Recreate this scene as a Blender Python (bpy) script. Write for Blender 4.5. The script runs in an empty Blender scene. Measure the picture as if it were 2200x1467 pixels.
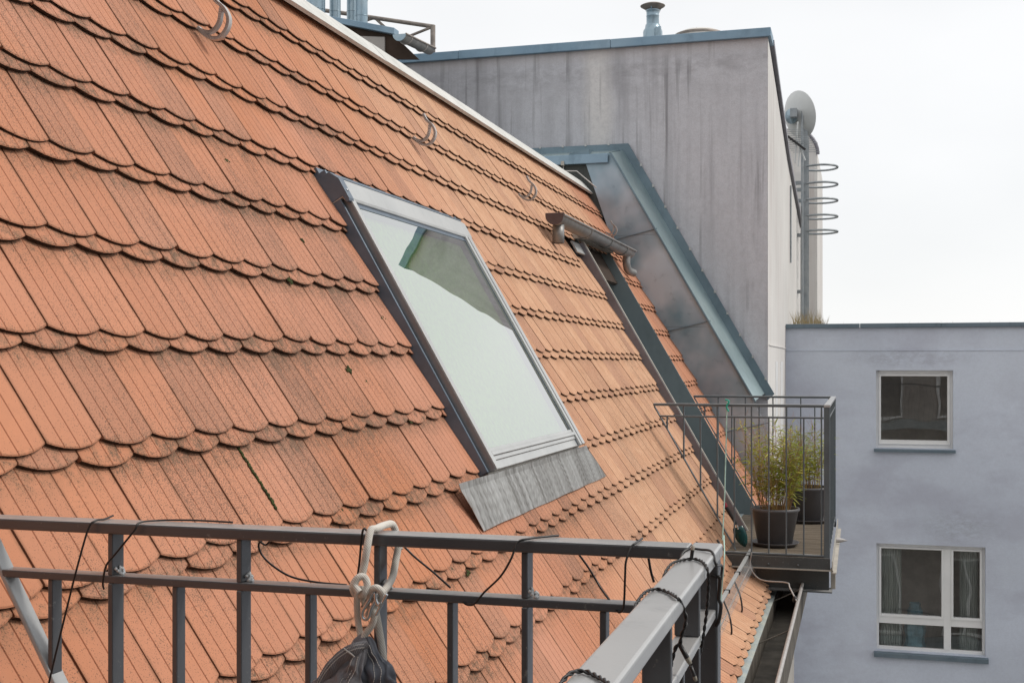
import bpy, bmesh, math, random
from mathutils import Vector, Matrix, noise
random.seed(7)
SC = bpy.context.scene
COL = SC.collection

# ------------------------------------------------------------------ camera
FPX, PSI, V0 = 2589.8, 0.27975, 780.4          # focal length and horizon of the 2200 px wide photograph
cam_d = bpy.data.cameras.new('camera'); cam = bpy.data.objects.new('camera', cam_d); COL.objects.link(cam)
cam.location = (0, 0, 0); cam.rotation_euler = (math.radians(90), 0, PSI)
cam_d.sensor_width = 36; cam_d.lens = 36 * FPX / 2200; cam_d.shift_y = (V0 - 733.5) / 2200
cam_d.clip_start = 0.05; cam_d.clip_end = 2000
SC.camera = cam

# ------------------------------------------------------------------ sky, sun, exposure
SUN_EL, SUN_AZ = math.radians(48), math.radians(72)      # azimuth measured from +Y towards +X
W = bpy.data.worlds.new('World'); SC.world = W; W.use_nodes = True
nt = W.node_tree; nt.nodes.clear()
wo = nt.nodes.new('ShaderNodeOutputWorld'); b1 = nt.nodes.new('ShaderNodeBackground'); b2 = nt.nodes.new('ShaderNodeBackground')
mx = nt.nodes.new('ShaderNodeMixShader'); sk = nt.nodes.new('ShaderNodeTexSky')
sk.sky_type = 'NISHITA'; sk.sun_disc = False; sk.sun_elevation = SUN_EL; sk.sun_rotation = SUN_AZ
nt.links.new(sk.outputs[0], b1.inputs[0]); b1.inputs[1].default_value = 0.10
tc = nt.nodes.new('ShaderNodeTexCoord'); mp = nt.nodes.new('ShaderNodeMapping'); mp.inputs['Scale'].default_value = (1.6, 1.6, 4.0)
nz = nt.nodes.new('ShaderNodeTexNoise'); nz.inputs['Scale'].default_value = 1.7; nz.inputs['Detail'].default_value = 4; nz.inputs['Roughness'].default_value = 0.45
cr = nt.nodes.new('ShaderNodeValToRGB')
cr.color_ramp.elements[0].position = 0.36; cr.color_ramp.elements[0].color = (0.93, 0.935, 0.94, 1)
cr.color_ramp.elements[1].position = 0.60; cr.color_ramp.elements[1].color = (1.0, 1.0, 1.0, 1)
nt.links.new(tc.outputs['Generated'], mp.inputs[0]); nt.links.new(mp.outputs[0], nz.inputs['Vector']); nt.links.new(nz.outputs[0], cr.inputs[0])
nt.links.new(cr.outputs[0], b2.inputs[0]); b2.inputs[1].default_value = 0.85
mx.inputs[0].default_value = 0.92
nt.links.new(b1.outputs[0], mx.inputs[1]); nt.links.new(b2.outputs[0], mx.inputs[2]); nt.links.new(mx.outputs[0], wo.inputs[0])
sl = bpy.data.lights.new('sun', 'SUN'); sl.energy = 1.5; sl.angle = math.radians(14); sl.color = (1.0, 0.95, 0.88)
so = bpy.data.objects.new('sun', sl); COL.objects.link(so)
sdir = Vector((math.sin(SUN_AZ) * math.cos(SUN_EL), math.cos(SUN_AZ) * math.cos(SUN_EL), math.sin(SUN_EL)))
so.rotation_euler = sdir.to_track_quat('Z', 'Y').to_euler(); so.location = (6, 2, 12)
vs = SC.view_settings; SC.display_settings.display_device = 'sRGB'; vs.view_transform = 'Standard'; vs.look = 'None'; vs.exposure = 0.28; vs.gamma = 1.0; vs.use_curve_mapping = False

# ------------------------------------------------------------------ helpers
R_ = Vector((math.cos(PSI), math.sin(PSI), 0)); F_ = Vector((-math.sin(PSI), math.cos(PSI), 0))
def ray(u, v): return R_ * ((u - 1100) / FPX) + F_ + Vector((0, 0, (V0 - v) / FPX))
def at(u, v, Y):
    d = ray(u, v); return d * (Y / d.y)
def proj(P):
    d = P.dot(F_); return 1100 + FPX * P.dot(R_) / d, V0 - FPX * P.z / d, d
TH = 1.0497; SS = Vector((math.cos(TH), 0, -math.sin(TH))); NN = Vector((math.sin(TH), 0, math.cos(TH))); HC = 0.27044
R0 = Vector((-1.63601, 2.52713, 0.07964))
def RP(c, y, off=0.0):
    P = R0 + SS * (HC * (c - 4)) + NN * off; return Vector((P.x, y, P.z))
def link(o, parent=None):
    COL.objects.link(o)
    if parent is not None: o.parent = parent
    return o
def tag(o, label=None, cat=None, group=None, kind=None):
    if label: o['label'] = label
    if cat: o['category'] = cat
    if group: o['group'] = group
    if kind: o['kind'] = kind
    return o
def thing(name, label, cat, group=None, loc=(0, 0, 0)):
    o = bpy.data.objects.new(name, None); o.empty_display_size = 0.1; o.location = loc
    link(o); return tag(o, label, cat, group)
class M:
    def __init__(s): s.v = []; s.f = []; s.mi = []; s.sm = []
    def add(s, vs, fs, mi=0, sm=False):
        b = len(s.v); s.v += [tuple(x) for x in vs]
        for f in fs: s.f.append(tuple(b + i for i in f)); s.mi.append(mi); s.sm.append(sm)
        return s
    def hexa(s, p, mi=0):      # 8 corners: bottom 0-3, top 4-7
        return s.add(p, [(0, 3, 2, 1), (4, 5, 6, 7), (0, 1, 5, 4), (1, 2, 6, 5), (2, 3, 7, 6), (3, 0, 4, 7)], mi)
    def box(s, x0, x1, y0, y1, z0, z1, mi=0):
        return s.hexa([(x0, y0, z0), (x1, y0, z0), (x1, y1, z0), (x0, y1, z0), (x0, y0, z1), (x1, y0, z1), (x1, y1, z1), (x0, y1, z1)], mi)
    def rbox(s, c0, c1, y0, y1, o0, o1, mi=0):     # a box lying on the roof slope
        return s.hexa([RP(c0, y0, o0), RP(c1, y0, o0), RP(c1, y1, o0), RP(c0, y1, o0), RP(c0, y0, o1), RP(c1, y0, o1), RP(c1, y1, o1), RP(c0, y1, o1)], mi)
    def prism(s, pts, d, mi=0):                    # polygon (3D points) extruded by vector d
        n = len(pts); d = Vector(d); a = [Vector(p) for p in pts]; b = [p + d for p in a]
        return s.add(a + b, [tuple(range(n))[::-1], tuple(range(n, 2 * n))] + [(i, (i + 1) % n, n + (i + 1) % n, n + i) for i in range(n)], mi)
    def bar(s, a, b, w, h, up=(0, 0, 1), mi=0):    # rectangular bar from a to b
        a = Vector(a); b = Vector(b); t = (b - a).normalized(); x = t.cross(Vector(up)).normalized(); y = x.cross(t).normalized()
        x *= w / 2; y *= h / 2
        return s.hexa([a - x - y, a + x - y, b + x - y, b - x - y, a - x + y, a + x + y, b + x + y, b - x + y], mi)
    def tube(s, pts, r, n=8, cap=True, mi=0, flat=None):
        pts = [Vector(p) for p in pts]; k = len(pts); rs = r if isinstance(r, (list, tuple)) else [r] * k
        t0 = (pts[1] - pts[0]).normalized(); nrm = t0.orthogonal().normalized(); rings = []
        for i, p in enumerate(pts):
            t = (pts[min(i + 1, k - 1)] - pts[max(i - 1, 0)]).normalized()
            nrm = (nrm - t * nrm.dot(t)); nrm = nrm.normalized() if nrm.length > 1e-6 else t.orthogonal().normalized()
            bn = t.cross(nrm)
            rings.append([p + (nrm * math.cos(2 * math.pi * q / n) + bn * math.sin(2 * math.pi * q / n)) * rs[i] for q in range(n)])
        vs = [q for r_ in rings for q in r_]; fs = []
        for i in range(k - 1):
            for q in range(n): fs.append((i * n + q, i * n + (q + 1) % n, (i + 1) * n + (q + 1) % n, (i + 1) * n + q))
        s.add(vs, fs, mi, True)
        if cap: s.add(rings[0], [tuple(range(n))[::-1]], mi); s.add(rings[-1], [tuple(range(n))], mi)
        return s
    def lathe(s, c, prof, n=32, mi=0, axis=None):  # prof: (radius, height) pairs about z through c
        c = Vector(c); q = Vector(axis).to_track_quat('Z', 'Y') if axis is not None else None; vs = []; fs = []; k = len(prof)
        for r, z in prof:
            for i in range(n):
                p = Vector((r * math.cos(2 * math.pi * i / n), r * math.sin(2 * math.pi * i / n), z))
                if q: p = q @ p
                vs.append(c + p)
        for a in range(k - 1):
            for i in range(n): fs.append((a * n + i, a * n + (i + 1) % n, (a + 1) * n + (i + 1) % n, (a + 1) * n + i))
        return s.add(vs, fs, mi, True)
    def mesh(s, name, mats):
        me = bpy.data.meshes.new(name); me.from_pydata(s.v, [], s.f)
        for m_ in (mats if isinstance(mats, (list, tuple)) else [mats]): me.materials.append(m_)
        me.polygons.foreach_set('material_index', s.mi); me.polygons.foreach_set('use_smooth', s.sm)
        me.update(); return me
    def build(s, name, mats, parent=None, bevel=0, seg=2, label=None):
        o = bpy.data.objects.new(name, s.mesh(name, mats)); link(o, parent)
        if bevel:
            b = o.modifiers.new('bevel', 'BEVEL'); b.width = bevel; b.segments = seg; b.limit_method = 'ANGLE'; b.angle_limit = math.radians(40)
        if label: o['label'] = label
        return o
def struct(o): o['kind'] = 'structure'; return o
def curve(pts, sub=8):                             # Catmull-Rom through the points
    P = [Vector(p) for p in pts]; P = [P[0] * 2 - P[1]] + P + [P[-1] * 2 - P[-2]]; out = []
    for i in range(1, len(P) - 2):
        for k in range(sub):
            t = k / sub; a, b, c, d = P[i - 1], P[i], P[i + 1], P[i + 2]
            out.append(0.5 * ((2 * b) + (c - a) * t + (2 * a - 5 * b + 4 * c - d) * t * t + (3 * b - a - 3 * c + d) * t ** 3))
    out.append(P[-2]); return out

# ------------------------------------------------------------------ materials
class NT:
    def __init__(s, name):
        s.m = bpy.data.materials.new(name); s.m.use_nodes = True; s.t = s.m.node_tree; s.t.nodes.clear()
        s.out = s.n('ShaderNodeOutputMaterial'); s.p = s.n('ShaderNodeBsdfPrincipled'); s.l(s.p.outputs[0], s.out.inputs[0])
        s._geo = None
    def n(s, t, **k):
        x = s.t.nodes.new(t)
        for a, b in k.items(): setattr(x, a, b)
        return x
    def l(s, a, b): s.t.links.new(a, b)
    def inp(s, sock, v):
        if hasattr(v, 'is_output') or isinstance(v, bpy.types.NodeSocket): s.l(v, sock)
        else: sock.default_value = v
    def pos(s):
        if s._geo is None: s._geo = s.n('ShaderNodeNewGeometry')
        return s._geo.outputs['Position']
    def map(s, vec, scale=(1, 1, 1), rot=(0, 0, 0), loc=(0, 0, 0)):
        x = s.n('ShaderNodeMapping'); s.l(vec, x.inputs[0]); x.inputs['Scale'].default_value = scale; x.inputs['Rotation'].default_value = rot; x.inputs['Location'].default_value = loc; return x.outputs[0]
    def noise(s, vec, scale, detail=3, rough=0.5):
        x = s.n('ShaderNodeTexNoise'); s.l(vec, x.inputs['Vector']); x.inputs['Scale'].default_value = scale; x.inputs['Detail'].default_value = detail; x.inputs['Roughness'].default_value = rough; return x.outputs[0]
    def math(s, op, a, b=0.0, c=0.0, clamp=False):
        x = s.n('ShaderNodeMath', operation=op); x.use_clamp = clamp; s.inp(x.inputs[0], a); s.inp(x.inputs[1], b); s.inp(x.inputs[2], c); return x.outputs[0]
    def ramp(s, f, a, b):          # linear 0..1 between a and b
        x = s.n('ShaderNodeMapRange'); s.inp(x.inputs[0], f); x.inputs[1].default_value = a; x.inputs[2].default_value = b; x.inputs[3].default_value = 0; x.inputs[4].default_value = 1; x.clamp = True; return x.outputs[0]
    def mix(s, f, a, b):
        x = s.n('ShaderNodeMix', data_type='RGBA'); s.inp(x.inputs[0], f)
        for sock, v in ((x.inputs[6], a), (x.inputs[7], b)):
            if isinstance(v, tuple): sock.default_value = v + (1,) if len(v) == 3 else v
            else: s.l(v, sock)
        return x.outputs[2]
    def bump(s, h, strength=0.3, dist=0.002):
        x = s.n('ShaderNodeBump'); s.l(h, x.inputs['Height']); x.inputs['Strength'].default_value = strength; x.inputs['Distance'].default_value = dist; s.l(x.outputs[0], s.p.inputs['Normal'])
    def sep(s, vec):
        x = s.n('ShaderNodeSeparateXYZ'); s.l(vec, x.inputs[0]); return x.outputs
    def fin(s, col, rough=0.6, metal=0.0, spec=0.5):
        if isinstance(col, tuple): s.p.inputs['Base Color'].default_value = col + (1,)
        else: s.l(col, s.p.inputs['Base Color'])
        s.inp(s.p.inputs['Roughness'], rough); s.p.inputs['Metallic'].default_value = metal; s.p.inputs['Specular IOR Level'].default_value = spec
        return s.m

def simple(name, c, rough=0.6, metal=0.0, var=0.15, scale=8, bump=0.0, bscale=300, spec=0.5, stretch=(1, 1, 1)):
    s = NT(name); v = s.map(s.pos(), stretch); n1 = s.noise(v, scale, 4, 0.6)
    lo = tuple(x * (1 - var) for x in c); hi = tuple(min(1, x * (1 + var)) for x in c)
    col = s.mix(s.ramp(n1, 0.3, 0.7), lo, hi)
    if bump: s.bump(s.noise(s.pos(), bscale, 2, 0.5), bump, 0.002)
    n2 = s.noise(v, scale * 3, 2, 0.5)
    return s.fin(col, s.math('MULTIPLY_ADD', n2, 0.2, rough - 0.1), metal, spec)

def mat_tile(name, edge=False):
    s = NT(name); P = s.pos(); uvn = s.n('ShaderNodeUVMap'); U = s.sep(uvn.outputs[0])
    oi = s.n('ShaderNodeObjectInfo'); at_ = s.n('ShaderNodeAttribute'); at_.attribute_name = 'rnd'
    rnd = s.math('FRACT', s.math('ADD', oi.outputs['Random'], at_.outputs['Fac']))
    rnd2 = s.math('FRACT', s.math('MULTIPLY', rnd, 17.31))
    xyz = s.sep(P)
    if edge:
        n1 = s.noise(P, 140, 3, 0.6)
        col = s.mix(s.ramp(n1, 0.42, 0.7), (0.022, 0.012, 0.007), (0.075, 0.042, 0.025))  # near-black ends carry the underside shadow in their colour, along with algae
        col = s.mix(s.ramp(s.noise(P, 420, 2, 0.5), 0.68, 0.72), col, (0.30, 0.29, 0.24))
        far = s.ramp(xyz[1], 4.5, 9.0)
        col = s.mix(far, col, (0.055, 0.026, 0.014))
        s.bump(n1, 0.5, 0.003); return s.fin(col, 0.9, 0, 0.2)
    # clay: warm orange, paler and pinker in some tiles
    base = s.mix(rnd, (0.535, 0.215, 0.108), (0.59, 0.255, 0.14))
    base = s.mix(s.ramp(s.noise(P, 0.9, 3, 0.5), 0.35, 0.65), base, (0.565, 0.272, 0.178))
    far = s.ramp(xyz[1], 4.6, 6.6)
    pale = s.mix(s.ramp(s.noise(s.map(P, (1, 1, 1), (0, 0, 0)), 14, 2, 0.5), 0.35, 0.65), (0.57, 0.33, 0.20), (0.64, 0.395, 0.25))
    base = s.mix(s.math('MULTIPLY', far, 0.9), base, pale)  # paler with distance: partly the grazing sheen painted into the clay
    end = s.ramp(xyz[1], 10.4, 11.0)
    base = s.mix(s.math('MULTIPLY', end, 0.7), base, (0.50, 0.20, 0.115))
    base = s.mix(s.math('MULTIPLY', s.ramp(rnd2, 0.72, 0.95), 0.5), base, (0.42, 0.225, 0.155))
    rnd3 = s.math('FRACT', s.math('MULTIPLY', rnd, 53.7))
    base = s.mix(s.math('MULTIPLY', rnd3, 0.22), base, (0.36, 0.155, 0.09))
    # brightness mottling along each tile
    mott = s.noise(s.map(P, (1, 1, 1)), 26, 4, 0.6)
    base = s.mix(s.math('MULTIPLY', s.ramp(mott, 0.45, 0.75), 0.22), base, (0.40, 0.19, 0.12))
    # lichen speckle: heavy in a band across the roof, less at the left and far right
    zone = s.noise(P, 1.1, 3, 0.55)
    band = s.math('MULTIPLY', s.ramp(xyz[1], 1.7, 3.0), s.math('SUBTRACT', 1.0, s.ramp(xyz[1], 4.6, 6.5)))
    dens = s.math('ADD', s.math('MULTIPLY_ADD', s.ramp(zone, 0.36, 0.66), 0.12, 0.02), s.math('MULTIPLY', band, 0.055))
    dens = s.math('ADD', dens, s.math('MULTIPLY', s.ramp(rnd2, 0.3, 1.0), 0.045))
    strip = s.noise(s.map(P, (9, 26, 5)), 1.0, 2, 0.5)
    dens = s.math('ADD', dens, s.math('MULTIPLY', s.ramp(strip, 0.5, 0.72), 0.055))
    # dirt gathers where the row above lets go and at the tile's own lip
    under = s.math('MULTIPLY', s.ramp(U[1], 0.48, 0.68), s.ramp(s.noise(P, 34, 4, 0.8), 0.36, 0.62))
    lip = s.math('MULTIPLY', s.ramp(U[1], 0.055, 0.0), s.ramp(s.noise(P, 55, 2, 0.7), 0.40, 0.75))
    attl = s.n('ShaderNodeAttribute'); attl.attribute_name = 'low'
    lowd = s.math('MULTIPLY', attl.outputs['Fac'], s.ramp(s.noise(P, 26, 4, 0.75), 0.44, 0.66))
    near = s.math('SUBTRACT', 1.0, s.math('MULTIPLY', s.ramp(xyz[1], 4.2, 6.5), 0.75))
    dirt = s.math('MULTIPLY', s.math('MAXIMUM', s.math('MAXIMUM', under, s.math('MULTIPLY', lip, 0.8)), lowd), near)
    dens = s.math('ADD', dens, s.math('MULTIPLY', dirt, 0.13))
    speck = s.noise(P, 330, 2, 0.6); spk = s.math('GREATER_THAN', speck, s.math('SUBTRACT', 0.735, dens))
    spk2 = s.ramp(s.math('SUBTRACT', s.noise(P, 150, 3, 0.7), s.math('SUBTRACT', 0.80, dens)), 0.0, 0.05)
    k = s.math('MAXIMUM', s.math('MULTIPLY', spk, 0.70), s.math('MULTIPLY', spk2, 0.75))
    col = s.mix(k, base, (0.085, 0.066, 0.050))
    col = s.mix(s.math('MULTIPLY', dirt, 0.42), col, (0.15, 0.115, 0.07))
    # grooves hold dirt; tile edges by the joints get dirt plus painted soft shading
    gu = s.math('FRACT', s.math('ADD', s.math('MULTIPLY', U[0], 4.0), 0.5)); gd = s.math('ABSOLUTE', s.math('SUBTRACT', gu, 0.5))
    inner = s.math('MULTIPLY', s.math('LESS_THAN', gd, 0.034), 1.0)
    col = s.mix(s.math('MULTIPLY', inner, 0.42), col, (0.22, 0.07, 0.035))
    ju = s.math('MINIMUM', U[0], s.math('SUBTRACT', 1.0, U[0])); jm = s.math('MULTIPLY', s.ramp(ju, 0.050, 0.0), s.ramp(s.noise(P, 24, 3, 0.6), 0.25, 0.65))
    col = s.mix(s.math('MULTIPLY', jm, 0.62), col, (0.15, 0.075, 0.04))
    lich = s.math('GREATER_THAN', s.noise(P, 60, 3, 0.8), s.math('SUBTRACT', 0.86, s.math('MULTIPLY', dirt, 0.14)))
    col = s.mix(s.math('MULTIPLY', lich, 0.8), col, (0.42, 0.42, 0.34))
    s.bump(s.math('ADD', s.noise(P, 500, 2, 0.6), s.math('MULTIPLY', k, -0.4)), 0.35, 0.0015)
    return s.fin(col, 0.88, 0, 0.25)
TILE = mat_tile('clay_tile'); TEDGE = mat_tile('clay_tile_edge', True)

def mat_plaster(name, c, stain, streaks=1.0, grain=1.0):
    s = NT(name); P = s.pos(); X = s.sep(P)
    big = s.noise(P, 0.55, 4, 0.6)
    col = s.mix(s.ramp(big, 0.35, 0.68), tuple(x * 0.9 for x in c), tuple(min(1, x * 1.07) for x in c))
    if streaks:
        st = s.noise(s.map(P, (7.5, 7.5, 0.32)), 1.0, 4, 0.62)
        msk = s.noise(s.map(P, (1.0, 1.0, 0.9)), 0.9, 2, 0.5)
        col = s.mix(s.math('MULTIPLY', s.math('MULTIPLY', s.ramp(st, 0.47, 0.74), s.ramp(msk, 0.34, 0.6)), streaks), col, stain)
        st2 = s.noise(s.map(P, (2.2, 2.2, 0.12)), 1.0, 3, 0.55)
        col = s.mix(s.math('MULTIPLY', s.ramp(st2, 0.45, 0.72), 0.30 * streaks), col, tuple(min(1, x * 1.28) for x in c))
        bl = s.noise(s.map(P, (0.6, 0.6, 0.35)), 1.3, 5, 0.7)
        col = s.mix(s.math('MULTIPLY', s.ramp(bl, 0.52, 0.72), 0.30 * streaks), col, stain)
    gr = s.noise(P, 85, 3, 0.75)
    col = s.mix(s.math('MULTIPLY', s.ramp(gr, 0.40, 0.72), 0.26 * grain), col, stain)
    s.bump(s.noise(P, 130, 3, 0.7), 0.5 * grain, 0.006)
    return s, col
def mat_tall():
    s, col = mat_plaster('tall_wall_plaster', (0.62, 0.62, 0.655), (0.27, 0.265, 0.285), 0.8)
    X = s.sep(s.pos())
    # run-off band below the coping and one washed-out pale stripe
    bandm = s.math('MULTIPLY', s.ramp(X[2], 2.62, 2.95), s.math('SUBTRACT', 1.0, s.ramp(X[2], 3.02, 3.12)))
    bandn = s.ramp(s.noise(s.map(s.pos(), (3.5, 3.5, 7)), 1.0, 5, 0.75), 0.42, 0.66)
    col = s.mix(s.math('MULTIPLY', s.math('MULTIPLY', bandm, bandn), 0.42), col, (0.22, 0.205, 0.22))
    dx = s.math('ABSOLUTE', s.math('ADD', X[0], s.math('MULTIPLY_ADD', s.noise(s.pos(), 2.5, 2, 0.5), 0.12, 2.50)))
    col = s.mix(s.math('MULTIPLY', s.math('SUBTRACT', 1.0, s.ramp(dx, 0.06, 0.19)), 0.9), col, (0.72, 0.70, 0.69))
    dr = s.noise(s.map(s.pos(), (11, 11, 0.42)), 1.0, 3, 0.5); dm = s.noise(s.map(s.pos(), (1.2, 1.2, 1.5)), 1.0, 2, 0.5)
    col = s.mix(s.math('MULTIPLY', s.math('MULTIPLY', s.ramp(dr, 0.56, 0.66), s.ramp(dm, 0.40, 0.52)), 0.72), col, (0.21, 0.205, 0.215))
    col = s.mix(s.math('MULTIPLY', s.ramp(s.noise(s.pos(), 26, 4, 0.8), 0.42, 0.68), 0.30), col, (0.36, 0.35, 0.365))
    top = s.ramp(X[2], 3.07, 3.2)
    col = s.mix(s.math('MULTIPLY', top, 0.5), col, (0.42, 0.36, 0.34))
    return s.fin(col, 0.9, 0, 0.15)
TALLW = mat_tall()
def mat_facade():
    s, col = mat_plaster('lilac_facade_plaster', (0.62, 0.67, 0.765), (0.39, 0.41, 0.48), 0.0, 0.55)
    P = s.pos(); X = s.sep(P)
    cl = s.noise(s.map(P, (0.9, 1, 1.6)), 1.1, 5, 0.65)
    col = s.mix(s.math('MULTIPLY', s.ramp(cl, 0.48, 0.66), 0.6), col, (0.45, 0.465, 0.55))
    cl2 = s.noise(s.map(P, (0.7, 1, 0.9), (0, 0, 0), (5, 2, 1)), 0.9, 4, 0.6)
    col = s.mix(s.math('MULTIPLY', s.ramp(cl2, 0.48, 0.7), 0.45), col, (0.68, 0.73, 0.81))
    col = s.mix(s.math('MULTIPLY', s.ramp(s.noise(P, 24, 4, 0.85), 0.4, 0.7), 0.16), col, (0.36, 0.37, 0.42))
    # soot patches above the two windows
    for (cx, cz, wx, wz) in ((0.55, 0.06, 0.75, 0.12), (1.15, -1.93, 0.45, 0.22)):
        ex = s.math('DIVIDE', s.math('SUBTRACT', X[0], cx), wx); ez = s.math('DIVIDE', s.math('SUBTRACT', X[2], cz), wz)
        d = s.math('ADD', s.math('MULTIPLY', ex, ex), s.math('MULTIPLY', ez, ez))
        m_ = s.math('MULTIPLY', s.math('SUBTRACT', 1.0, s.ramp(d, 0.0, 1.3)), s.ramp(s.noise(s.map(P, (1, 1, 2.2)), 9, 6, 0.9), 0.40, 0.68))
        col = s.mix(s.math('MULTIPLY', m_, 0.5), col, (0.24, 0.235, 0.26))
    return s.fin(col, 0.92, 0, 0.15)
FACW = mat_facade()
def _fin(p, rough=0.9, spec=0.15): return p[0].fin(p[1], rough, 0, spec)
SIDEW = _fin(mat_plaster('pale_side_plaster', (0.70, 0.685, 0.66), (0.42, 0.34, 0.32), 0.5, 0.5))
BEIGEW = _fin(mat_plaster('beige_plaster', (0.46, 0.43, 0.40), (0.26, 0.24, 0.22), 0.6, 0.5))
FELT = _fin(mat_plaster('dark_roofing_felt', (0.085, 0.09, 0.085), (0.03, 0.03, 0.03), 0.3, 1.3), 0.9)
COURTW = _fin(mat_plaster('added_courtyard_plaster', (0.44, 0.41, 0.38), (0.18, 0.17, 0.16), 0.5, 0.5))
OWNW = _fin(mat_plaster('own_wall_plaster', (0.42, 0.40, 0.37), (0.25, 0.23, 0.2), 0.5, 0.5))
def mat_zinc(name, c, c2, rough, metal, sc=1.6, scratch=0.4):
    s = NT(name); P = s.pos()
    n1 = s.noise(P, sc, 4, 0.55); n2 = s.noise(s.map(P, (1, 1, 0.5)), sc * 4, 4, 0.7)
    col = s.mix(s.ramp(n1, 0.35, 0.65), c, c2); col = s.mix(s.math('MULTIPLY', s.ramp(n2, 0.5, 0.75), scratch), col, tuple(x * 0.55 for x in c))
    s.bump(s.noise(P, 3.0, 2, 0.5), 0.25, 0.02)
    return s.fin(col, s.math('MULTIPLY_ADD', n2, 0.3, rough - 0.15), metal, 0.5)
COPING = mat_zinc('blue_grey_coping_zinc', (0.20, 0.31, 0.41), (0.28, 0.39, 0.48), 0.5, 0.35)
TEAL = mat_zinc('teal_flashing_zinc', (0.14, 0.20, 0.24), (0.20, 0.28, 0.33), 0.42, 0.4)
TEALL = mat_zinc('pale_teal_cap_zinc', (0.27, 0.36, 0.38), (0.37, 0.46, 0.47), 0.38, 0.5)
def mat_cheek():
    s = NT('sheen_painted_cheek_zinc'); P = s.pos(); v = s.map(P, (1.0, 1, 0.8), (0, 0.5, 0))
    a = s.noise(v, 2.1, 3, 0.5); b = s.noise(s.map(P, (1, 1, 1), (0, 0, 0), (3, 1, 7)), 1.3, 2, 0.5)
    col = s.mix(s.ramp(a, 0.38, 0.62), (0.19, 0.31, 0.38), (0.50, 0.57, 0.63)); col = s.mix(s.math('MULTIPLY', s.ramp(b, 0.45, 0.62), 0.45), col, (0.34, 0.31, 0.35))  # cloudy sheen of the metal painted into its base colour
    col = s.mix(s.math('MULTIPLY', s.ramp(s.noise(P, 9, 4, 0.7), 0.58, 0.75), 0.4), col, (0.12, 0.15, 0.18))
    s.bump(s.noise(P, 2.5, 2, 0.5), 0.5, 0.03); return s.fin(col, s.math('MULTIPLY_ADD', a, 0.3, 0.2), 0.35, 0.7)
CHEEK = mat_cheek()
RIDGE = mat_zinc('weathered_ridge_sheet', (0.56, 0.56, 0.53), (0.66, 0.65, 0.62), 0.75, 0.0, 3)
GREENP = mat_zinc('grey_green_panel', (0.19, 0.235, 0.25), (0.24, 0.28, 0.29), 0.5, 0.1, 1.0)
PURPLE = simple('purple_brown_flashing', (0.19, 0.185, 0.21), 0.5, 0.3)
GUTZ = mat_zinc('aged_gutter_zinc', (0.33, 0.325, 0.315), (0.24, 0.24, 0.235), 0.45, 0.35, 5)
GUTD = simple('gutter_grime', (0.10, 0.088, 0.072), 0.85, 0, 0.45, 6)
GUTC = simple('brown_gutter_cap', (0.10, 0.07, 0.07), 0.5, 0.2)
ZINCL = mat_zinc('eave_apron_zinc', (0.38, 0.44, 0.46), (0.50, 0.52, 0.46), 0.55, 0.2, 7)
def mat_rail(name, c, rough=0.38):
    s = NT(name); P = s.pos(); n1 = s.noise(P, 9, 4, 0.6); n2 = s.noise(P, 60, 3, 0.7)
    col = s.mix(s.ramp(n1, 0.35, 0.7), c, tuple(x * 1.18 for x in c)); col = s.mix(s.math('MULTIPLY', s.ramp(n2, 0.64, 0.72), 0.35), col, (0.34, 0.34, 0.33))
    gn = s.n('ShaderNodeNewGeometry'); up_n = s.sep(gn.outputs['Normal'])[2]          # upper faces painted lighter for the sky light on them, over some chalky weathering
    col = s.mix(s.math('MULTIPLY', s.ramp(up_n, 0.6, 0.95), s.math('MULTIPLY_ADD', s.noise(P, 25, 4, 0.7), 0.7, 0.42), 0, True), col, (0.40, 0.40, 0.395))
    col = s.mix(s.math('MULTIPLY', s.ramp(s.noise(s.map(P, (14, 14, 3)), 1.0, 5, 0.8), 0.55, 0.72), 0.35), col, tuple(x * 0.55 for x in c))
    col = s.mix(s.math('MULTIPLY', s.math('GREATER_THAN', s.noise(P, 95, 4, 0.8), 0.70), 0.6), col, (0.32, 0.30, 0.27))
    s.bump(s.noise(P, 240, 2, 0.5), 0.12, 0.001)
    s.p.inputs['Coat Weight'].default_value = 0.35; s.p.inputs['Coat Roughness'].default_value = 0.18
    return s.fin(col, s.math('MULTIPLY_ADD', n1, 0.25, rough - 0.1), 0.0, 0.6)
RAIL = mat_rail('anthracite_paint', (0.062, 0.066, 0.073), 0.32); RAILT = mat_rail('lit_handrail_paint', (0.36, 0.365, 0.365), 0.30)  # RAILT is the same paint lightened to carry sky light on the tops
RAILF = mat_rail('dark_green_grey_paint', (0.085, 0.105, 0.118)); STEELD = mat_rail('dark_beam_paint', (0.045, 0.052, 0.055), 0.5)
STEELB = simple('beige_galvanised_steel', (0.44, 0.41, 0.36), 0.55, 0.2)
WELD = simple('weld_bead_metal', (0.55, 0.56, 0.56), 0.5, 0.3, 0.4, 120, 0.8, 150)
FRAMED = simple('anthracite_skylight_metal', (0.115, 0.15, 0.195), 0.35, 0.2, 0.15)
FRAMEG = simple('grey_sash_metal', (0.22, 0.23, 0.24), 0.4, 0.3)
SILVER = mat_zinc('silver_skylight_cladding', (0.47, 0.48, 0.475), (0.54, 0.545, 0.535), 0.38, 0.35, 3, 0.15)
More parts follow.
